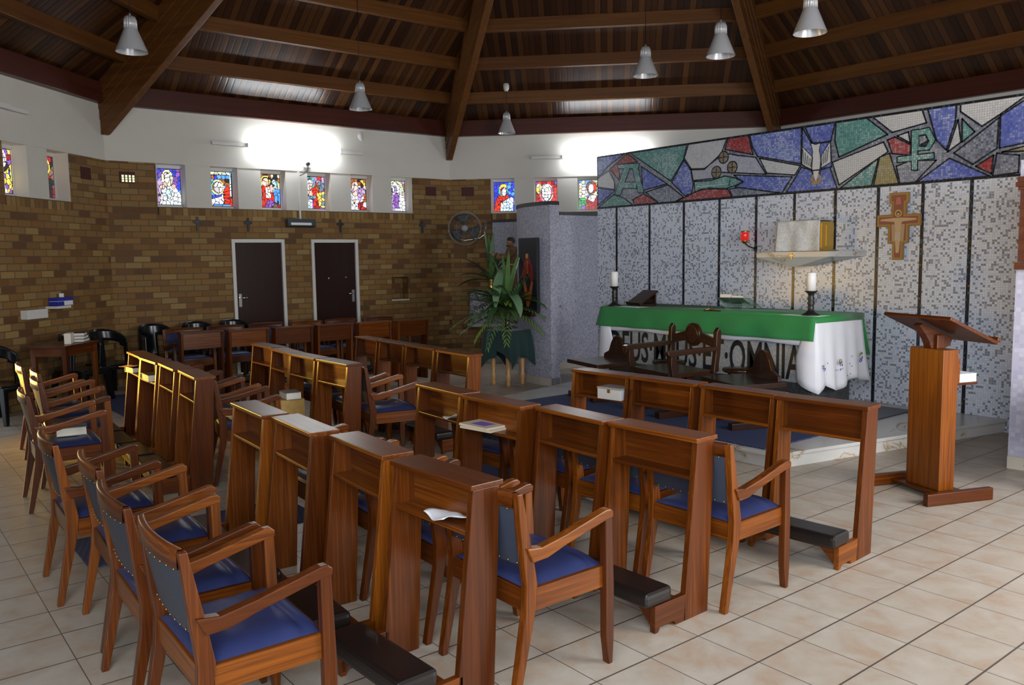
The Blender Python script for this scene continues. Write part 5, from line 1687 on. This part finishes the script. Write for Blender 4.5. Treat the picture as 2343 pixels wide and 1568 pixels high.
# ------------------------------------------------------------------ armchairs
def make_armchair():
    t = thing('armchair', 'armchair', 'chair')
    for s in (-1, 1):
        MB().prism([(-.258, 0), (-.230, 0), (-.148, .34), (-.136, .44), (-.156, .56), (-.205, .815), (-.232, .815), (-.206, .56), (-.192, .44), (-.198, .34)], 0, s * .25 - .018, s * .25 + .018, WOODZ).build('rear_leg', t, bevel=.004)
        MB().prism([(.240, 0), (.262, 0), (.270, .10), (.272, .34), (.262, .645), (.222, .645), (.224, .34), (.224, .12)], 0, s * .258 - .018, s * .258 + .018, WOODZ).build('front_leg', t, bevel=.004)
        MB().prism([(-.195, .600), (-.12, .590), (.0, .612), (.225, .668), (.252, .668), (.268, .655), (.266, .630), (.215, .622), (.0, .570), (-.09, .542), (-.165, .538)], 0, s * .258 - .021, s * .258 + .021, WOODY).build('armrest', t, bevel=.005)
        MB().box(s * .245 - .011, s * .245 + .011, -.14, .225, .335, .425, WOODY).build('side_rail', t)
    MB().prism([(-.24, .345), (-.15, .335), (.15, .335), (.24, .345), (.24, .425), (-.24, .425)], 1, .226, .248, WOODX).build('front_rail', t, bevel=.004)
    MB().box(-.235, .235, -.185, -.163, .335, .425, WOODX).build('rear_rail', t, bevel=.003)
    # dished cushion with a raised front roll
    prof = [(-.175, .428), (-.165, .448), (-.10, .462), (0, .462), (.09, .462), (.13, .470), (.155, .466), (.17, .457), (.195, .463), (.215, .458), (.230, .440), (.232, .426)]

    def seat(u, v):
        q = v * (len(prof) - 1)
        i = min(int(q), len(prof) - 2)
        f = q - i
        y = prof[i][0] + (prof[i + 1][0] - prof[i][0]) * f
        z = prof[i][1] + (prof[i + 1][1] - prof[i][1]) * f
        x = (u - .5) * 2
        e = 1 - abs(x) ** 6 * .9
        return (x * .242, y, .424 + (z - .424) * e)
    MB().grid(seat, 16, 22, BLUEV).box(-.235, .235, -.165, .225, .41, .424, BLUEV).build('seat', t)

    def back(u, v, off):
        x = (u - .5) * 2
        z = .515 + .245 * v
        y = -.165 - .047 * v - .024 * (1 - x * x) * (.6 + .4 * v)
        return (x * .232, y + off, z)
    bk = MB()
    bk.grid(lambda u, v: back(u, v, .012 * (1 - abs(2 * u - 1) ** 4) * (1 - abs(2 * v - 1) ** 4) + .008), 14, 8, BLUEV)
    bk.grid(lambda u, v: back(1 - u, v, -.014), 14, 8, GREYV)
    bk.grid(lambda u, v: back(u, 0, -.014 + .022 * v), 14, 1, GREYV)
    bk.grid(lambda u, v: back(0 if u < .5 else 1, v, -.014), 1, 1, GREYV)
    for i in range(9):
        for v in (.04, .96):
            p = back(.06 + .88 * i / 8, v, -.016)
            bk.lathe([(.005, 0), (.003, .003), (.0002, .004)], BRASS, 5, mat=Matrix.Translation(p) @ Matrix.Rotation(R(90), 4, 'X'))
    bk.build('backrest', t)

    def crest(u, v):
        x = (u - .5) * 2
        ring = [(.012, .755), (.012, .812), (.006, .818), (-.010, .818), (-.015, .812), (-.015, .755), (.012, .755)]
        i = min(int(v * 6 + 1e-6), 6)
        y = -.216 - .026 * (1 - x * x)
        return (x * .236, y + ring[i][0], ring[i][1] + .004 * (1 - x * x))
    MB().grid(crest, 14, 6, WOODX).build('crest_rail', t)
    return t


A0 = make_armchair()
NA = [0]


def armchair(x, y, rz, label, group='wooden armchairs with blue seats'):
    o = place(A0, NA[0] > 0, (x, y, 0), rz, label, group)
    NA[0] += 1
    return o


for k, (x, y, rz) in enumerate(((-4.82, .965, -2), (-4.13, 1.02, -3), (-3.45, .96, -2), (-2.84, .965, -1))):
    armchair(x, y, rz, 'blue armchair, rear row, lectern-side block, ' + ENDR[k])
for k, (x, y, rz) in enumerate(((-8.55, 1.37, -4), (-7.97, 1.40, -4), (-7.37, 1.31, -4), (-6.70, 1.13, -4))):
    armchair(x, y, rz, 'wooden armchair, rear row beyond the aisle, %s%s' % (ENDL[k], ', book on its seat' if k == 3 else ''))
for k, (x, y, rz) in enumerate(((-4.53, 2.15, -3), (-3.90, 2.16, -1), (-3.28, 2.15, -2), (-2.66, 2.14, 0))):
    armchair(x, y, rz, 'blue armchair, middle row, lectern-side block, ' + ENDR[k])
for k, (x, y, rz) in enumerate(((-4.48, 3.42, 3), (-3.84, 3.42, 2), (-3.24, 3.41, 3), (-2.645, 3.395, 1))):
    armchair(x, y, rz, 'blue armchair, altar row, lectern-side block, ' + ENDR[k])
for k, (x, y, rz) in enumerate(((-8.36, 2.50, -4), (-7.76, 2.48, -5), (-7.16, 2.46, -6), (-6.50, 2.38, -13))):
    armchair(x, y, rz, 'wooden armchair, middle row beyond the aisle, %s%s' % (ENDL[k], ', paper on its seat' if k == 3 else ''))
for k, (x, y, rz) in enumerate(((-8.20, 3.66, -3), (-7.60, 3.64, -3), (-7.00, 3.62, -5), (-6.33, 3.57, -13))):
    armchair(x, y, rz, 'wooden armchair, altar row beyond the aisle, ' + ENDL[k])
for k, (x, y) in enumerate(((-11.45, 3.52), (-11.50, 4.12), (-11.50, 4.72), (-11.38, 5.29), (-11.42, 5.87), (-11.30, 6.46))):
    armchair(x, y, -90 + (0, 0, 2, 2, 3, 4)[k], 'wooden armchair with its back to the brick wall, %s from the black chairs' % ('first', 'second', 'third', 'fourth', 'fifth', 'last')[k], 'armchairs along the brick wall')


# ------------------------------------------------------------------ black plastic chairs
def make_plastic():
    t = thing('plastic_chair', 'plastic', 'chair')

    def shell(u, v):
        th = (u - .5) * 2 * R(112)
        z = .40 + .41 * v
        top = .045 * (1 - (abs(2 * u - 1)) ** 3)
        rx, ry = .235 - .02 * v, .20
        return (rx * math.sin(th), .0 - ry * math.cos(th) * (1 + .18 * v) + .02, z * 1.0 + (top - .11 * abs(2 * u - 1) ** 2.2) * v)
    def skip(i, j):
        u = (i + .5) / 30
        return j in range(0, 8) and (.11 < abs(u - .5) * 1.0 < .40) and not (j > 6 and abs(u - .5) > .33)
    MB().grid(shell, 30, 12, PLASTICB, skip=skip).build('backrest', t, solid=.012)
    MB().prism([(-.215, -.19), (.215, -.19), (.235, .22), (.19, .245), (-.19, .245), (-.235, .22)], 2, .395, .425, PLASTICB).prism([(-.235, .395), (.235, .395), (.225, .345), (-.225, .345)], 1, .222, .242, PLASTICB).build('seat', t, bevel=.01)
    for sx in (-1, 1):
        for sy, y in ((-1, -.17), (1, .21)):
            b = [(sx * .245 - .022, y + sy * .045 - .022, 0), (sx * .245 + .022, y + sy * .045 - .022, 0), (sx * .245 + .022, y + sy * .045 + .022, 0), (sx * .245 - .022, y + sy * .045 + .022, 0)]
            tp = [(sx * .20 - .034, y - .034, .40), (sx * .20 + .034, y - .034, .40), (sx * .20 + .034, y + .034, .40), (sx * .20 - .034, y + .034, .40)]
            MB().hexa(b, tp, PLASTICB).build('leg', t, bevel=.008)
    return t


C0 = make_plastic()
for k, (x, y, rz, lab) in enumerate(((-10.55, 1.20, -45, 'black plastic chair catching amber light at the picture edge'), (-11.33, 2.16, -48, 'black plastic chair half hidden behind the corner table'), (-11.78, 2.60, -62, 'black plastic chair in the brick corner beside the small table'),
                                     (-12.20, 3.30, -88, 'black plastic chair on the brick wall, next to the corner'), (-12.20, 3.89, -90, 'black plastic chair on the brick wall, before the first door'), (-12.20, 4.42, -90, 'black plastic chair touching the frame of the first door'))):
    place(C0, k > 0, (x, y, 0), rz, lab, 'black plastic chairs')

# corner table with books
TZ2 = .80
ct = thing('corner_table', 'small brown wooden table between the black plastic chairs', 'table', (-10.72, 1.90, 0), 0)
ct.rotation_euler = (0, 0, R(-42))
MB().box(-.34, .34, -.22, .22, TZ2 - .028, TZ2, WOODX).build('table_top', ct, bevel=.004)
MB().box(-.31, .31, -.20, -.18, TZ2 - .12, TZ2 - .028, WOODX).box(-.31, .31, .18, .20, TZ2 - .12, TZ2 - .028, WOODX).box(-.31, -.29, -.18, .18, TZ2 - .12, TZ2 - .028, WOODY).box(.29, .31, -.18, .18, TZ2 - .12, TZ2 - .028, WOODY).build('apron', ct)
for sx in (-1, 1):
    for sy in (-1, 1):
        MB().hexa([(sx * .29 + dx * .018, sy * .18 + dy * .018, 0) for dx, dy in ((-1, -1), (1, -1), (1, 1), (-1, 1))], [(sx * .29 + dx * .026, sy * .18 + dy * .026, TZ2 - .028) for dx, dy in ((-1, -1), (1, -1), (1, 1), (-1, 1))], WOODZ).build('leg', ct)
Tm = Matrix.Translation((-10.72, 1.90, TZ2)) @ Matrix.Rotation(R(-42), 4, 'Z')


def book(loc, rz, w, d, h, cover, label, mat=None, group=None, name='book'):
    t = thing(name, label, 'book', (0, 0, 0), 0, group)
    M_ = (mat or Matrix()) @ Matrix.Translation(loc) @ Matrix.Rotation(R(rz), 4, 'Z')
    t.matrix_world = M_
    c = min(.004, h * .2)
    MB().box(-w / 2, w / 2, -d / 2, d / 2, 0, c, cover).box(-w / 2, w / 2, -d / 2, d / 2, h - c, h, cover).box(-w / 2, -w / 2 + .004, -d / 2, d / 2, c, h - c, cover).build('cover', t)
    MB().box(-w / 2 + .004, w / 2 - .006, -d / 2 + .006, d / 2 - .006, c, h - c, PAGES).build('page_block', t)
    return t


for k, (cov, lab) in enumerate(((BOOKD, 'black book at the bottom of the corner table pile'), (BOOKB, 'blue book in the middle of the corner table pile'), (BOOKD, 'dark book on top of the corner table pile'))):
    book((-.20 + .01 * k, .06, .001 + k * .0365), 15 + 4 * k, .24, .17, .036, cov, lab, Tm, 'books piled on the corner table')
o = MB().box(-.09, .09, -.035, .035, 0, .12, PAGES).build('leaflet_stack', bevel=.003)
o.matrix_world = Tm @ Matrix.Translation((.03, .08, .001)) @ Matrix.Rotation(R(20), 4, 'Z')
tag(o, 'upright block of pale leaflets on the corner table', 'leaflets')

# ------------------------------------------------------------------ small things on shelves and seats
def on_unit(key, k):
    x, y, a = UC[(key, k)]
    return Matrix.Translation((x, y, 0)) @ Matrix.Rotation(R(a), 4, 'Z')


ZSH = .6725


def crumple(name, M_, w, d, amp, label, seed, lift=.012, m=PAPER):
    rr = random.Random(seed)
    ph = [rr.uniform(0, 6) for _ in range(4)]
    b = MB()

    def f(u, v):
        z = amp * (math.sin(7 * u + ph[0]) * math.sin(5 * v + ph[1]) * .5 + .5) + lift * (u - .2) ** 2
        return (w * (u - .5) + .012 * math.sin(6 * v + ph[2]), d * (v - .5) + .010 * math.sin(5 * u + ph[3]), z + .001)
    b.grid(f, 10, 8, m)
    o = b.build(name, solid=.0012)
    o.matrix_world = M_
    return tag(o, label, 'paper')


crumple('leaflet', on_unit('R1', 3) @ Matrix.Translation((.07, .035, ZSH + .001)) @ Matrix.Rotation(R(-12), 4, 'Z'), .23, .125, .012, 'crumpled printed white leaflet on the rear prie-dieu shelf', 4, .05)
crumple('leaflet', on_unit('R2', 0) @ Matrix.Translation((.16, .03, ZSH + .001)), .16, .10, .006, 'curled white sheet on a middle-row prie-dieu shelf', 6, .06)
M_ = on_unit('R2', 1)
for k, (dx, rz) in enumerate(((-.02, 8), (-.035, 3))):
    t = thing('booklet', ('cream booklet under another on the middle-row shelf', 'cream booklet with violet print on top of another')[k], 'booklet')
    t.matrix_world = M_ @ Matrix.Translation((dx - .07, .025, ZSH + .0005 + k * .0135)) @ Matrix.Rotation(R(rz), 4, 'Z')
    MB().box(-.13, .13, -.085, .075, 0, .013, BOOKO).build('pages', t)
    if k:
        MB().box(-.06, .07, -.05, .04, .0132, .0138, VIOLET).build('printed_emblem', t)
t = thing('tin_box', 'silver hinged box on the altar-row prie-dieu shelf', 'box')
t.matrix_world = on_unit('R3', 0) @ Matrix.Translation((.13, .03, ZSH + .0005)) @ Matrix.Rotation(R(4), 4, 'Z')
MB().box(-.105, .105, -.07, .07, 0, .075, SILVERBOX).build('box_body', t, bevel=.004)
MB().box(-.108, .108, -.073, .073, .075, .088, GREYP).build('lid', t, bevel=.003)
MB().box(-.012, .012, -.075, -.07, .05, .075, BRASS).build('clasp', t)
M_ = on_unit('L1', 0)
book((-.10, .04, ZSH + .0005), 10, .20, .14, .05, BOOKD, 'dark book under coloured leaflets on the far rear shelf', M_)
crumple('leaflet', M_ @ Matrix.Translation((-.10, .01, ZSH + .052)) @ Matrix.Rotation(R(30), 4, 'Z'), .2, .14, .006, 'orange and pink leaflet lying on the dark book of the far rear shelf', 9, .02, plain('coloured_leaflet', (.60, .33, .20), .7))
book((.03, .045, ZSH + .0005), 0, .23, .16, .062, BOOKD, 'thick black bible with pale pages on the far rear shelf', on_unit('L1', 1))
ZSEAT = .4665
book((-6.72, 1.20, ZSEAT), 80, .20, .15, .062, BOOKG, 'thick grey book with white pages on an armchair seat beyond the aisle')
crumple('leaflet', Matrix.Translation((-6.48, 2.38, ZSEAT + .001)), .26, .2, .008, 'white paper lying on the middle-row armchair seat beyond the aisle', 12, .02)
# light wooden box stand with books in front of the middle row
bx = thing('box_stand', 'light wooden open box stand between the kneelers, carrying a book', 'box', (-6.98, 2.96, 0), -4)
MB().box(-.16, .16, -.11, .11, .485, .505, BOXW).box(-.16, -.145, -.11, .11, 0, .485, BOXW).box(.145, .16, -.11, .11, 0, .485, BOXW).box(-.145, .145, .095, .11, 0, .485, BOXW).box(-.145, .145, -.11, .095, .0, .015, BOXW).build('carcass', bx)
MB().box(.06, .14, -.05, .09, .02, .30, LEAFS[3]).build('lime_folder', bx)
book((-6.90, 2.97, .506), -6, .20, .14, .062, BOOKG, 'thick grey book on the light wooden box stand')
crumple('leaflet', Matrix.Translation((-7.075, 2.93, .5065)), .10, .12, .004, 'small white leaflet beside the grey book on the box stand', 15)

# ------------------------------------------------------------------ pendant lamps
def make_pendant():
    t = thing('pendant_lamp', 'pendant', 'pendant lamp')
    pr = []
    b = MB()
    b.lathe([(.152, 0), (.150, .006), (.062, .225), (.060, .228), (.0585, .225), (.146, .008), (.148, .0)], ALU, 32, cap=False)
    b.build('shade', t)
    b = MB()
    for k in range(16):
        a = 2 * PI * k / 16
        b.tube([(.058 * math.cos(a), .058 * math.sin(a), .222), (.056 * math.cos(a), .056 * math.sin(a), .30), (.040 * math.cos(a), .040 * math.sin(a), .338)], .007, ALU, 6)
    b.lathe([(.060, .222), (.056, .30), (.040, .34), (.012, .352), (.008, .37)], ALU, 24)
    b.build('lamp_neck', t)
    MB().lathe([(.02, .20), (.025, .16), (.04, .11), (.03, .07), (.001, .06)], WHITEP, 14).build('bulb', t)
    return t


L0 = make_pendant()
LP = [(-9.0, 2.37, 3.79, 'pendant lamp hanging in front of the broad sloping beam'), (-10.12, 5.50, 3.70, 'pendant lamp hanging above the second door'), (-11.28, 8.88, 3.80, 'pendant lamp with its white ceiling rose in view, over the shrine'),
      (-7.12, 7.76, 3.88, 'pendant lamp over the loaves part of the mural'), (-5.68, 7.34, 3.78, 'pendant lamp beside the slanting beam over the dove'), (-4.50, 7.12, 3.73, 'pendant lamp cut by the top of the picture')]
for k, (x, y, z, lab) in enumerate(LP):
    o = place(L0, k > 0, (x, y, z), 20 * k, lab, 'aluminium pendant lamps')
    q = max((x - OX) * math.cos(R(45 * i)) + (y - OY) * math.sin(R(45 * i)) for i in range(8))
    zc = Z0 + SL * (AP - q) - z
    MB().tube([(0, 0, .36), (0, 0, zc)], .004, IRON, 6).build('cord', o)
    MB().lathe([(.03, zc - .09), (.05, zc - .05), (.055, zc + .03)], WHITEP, 14).build('ceiling_rose', o)
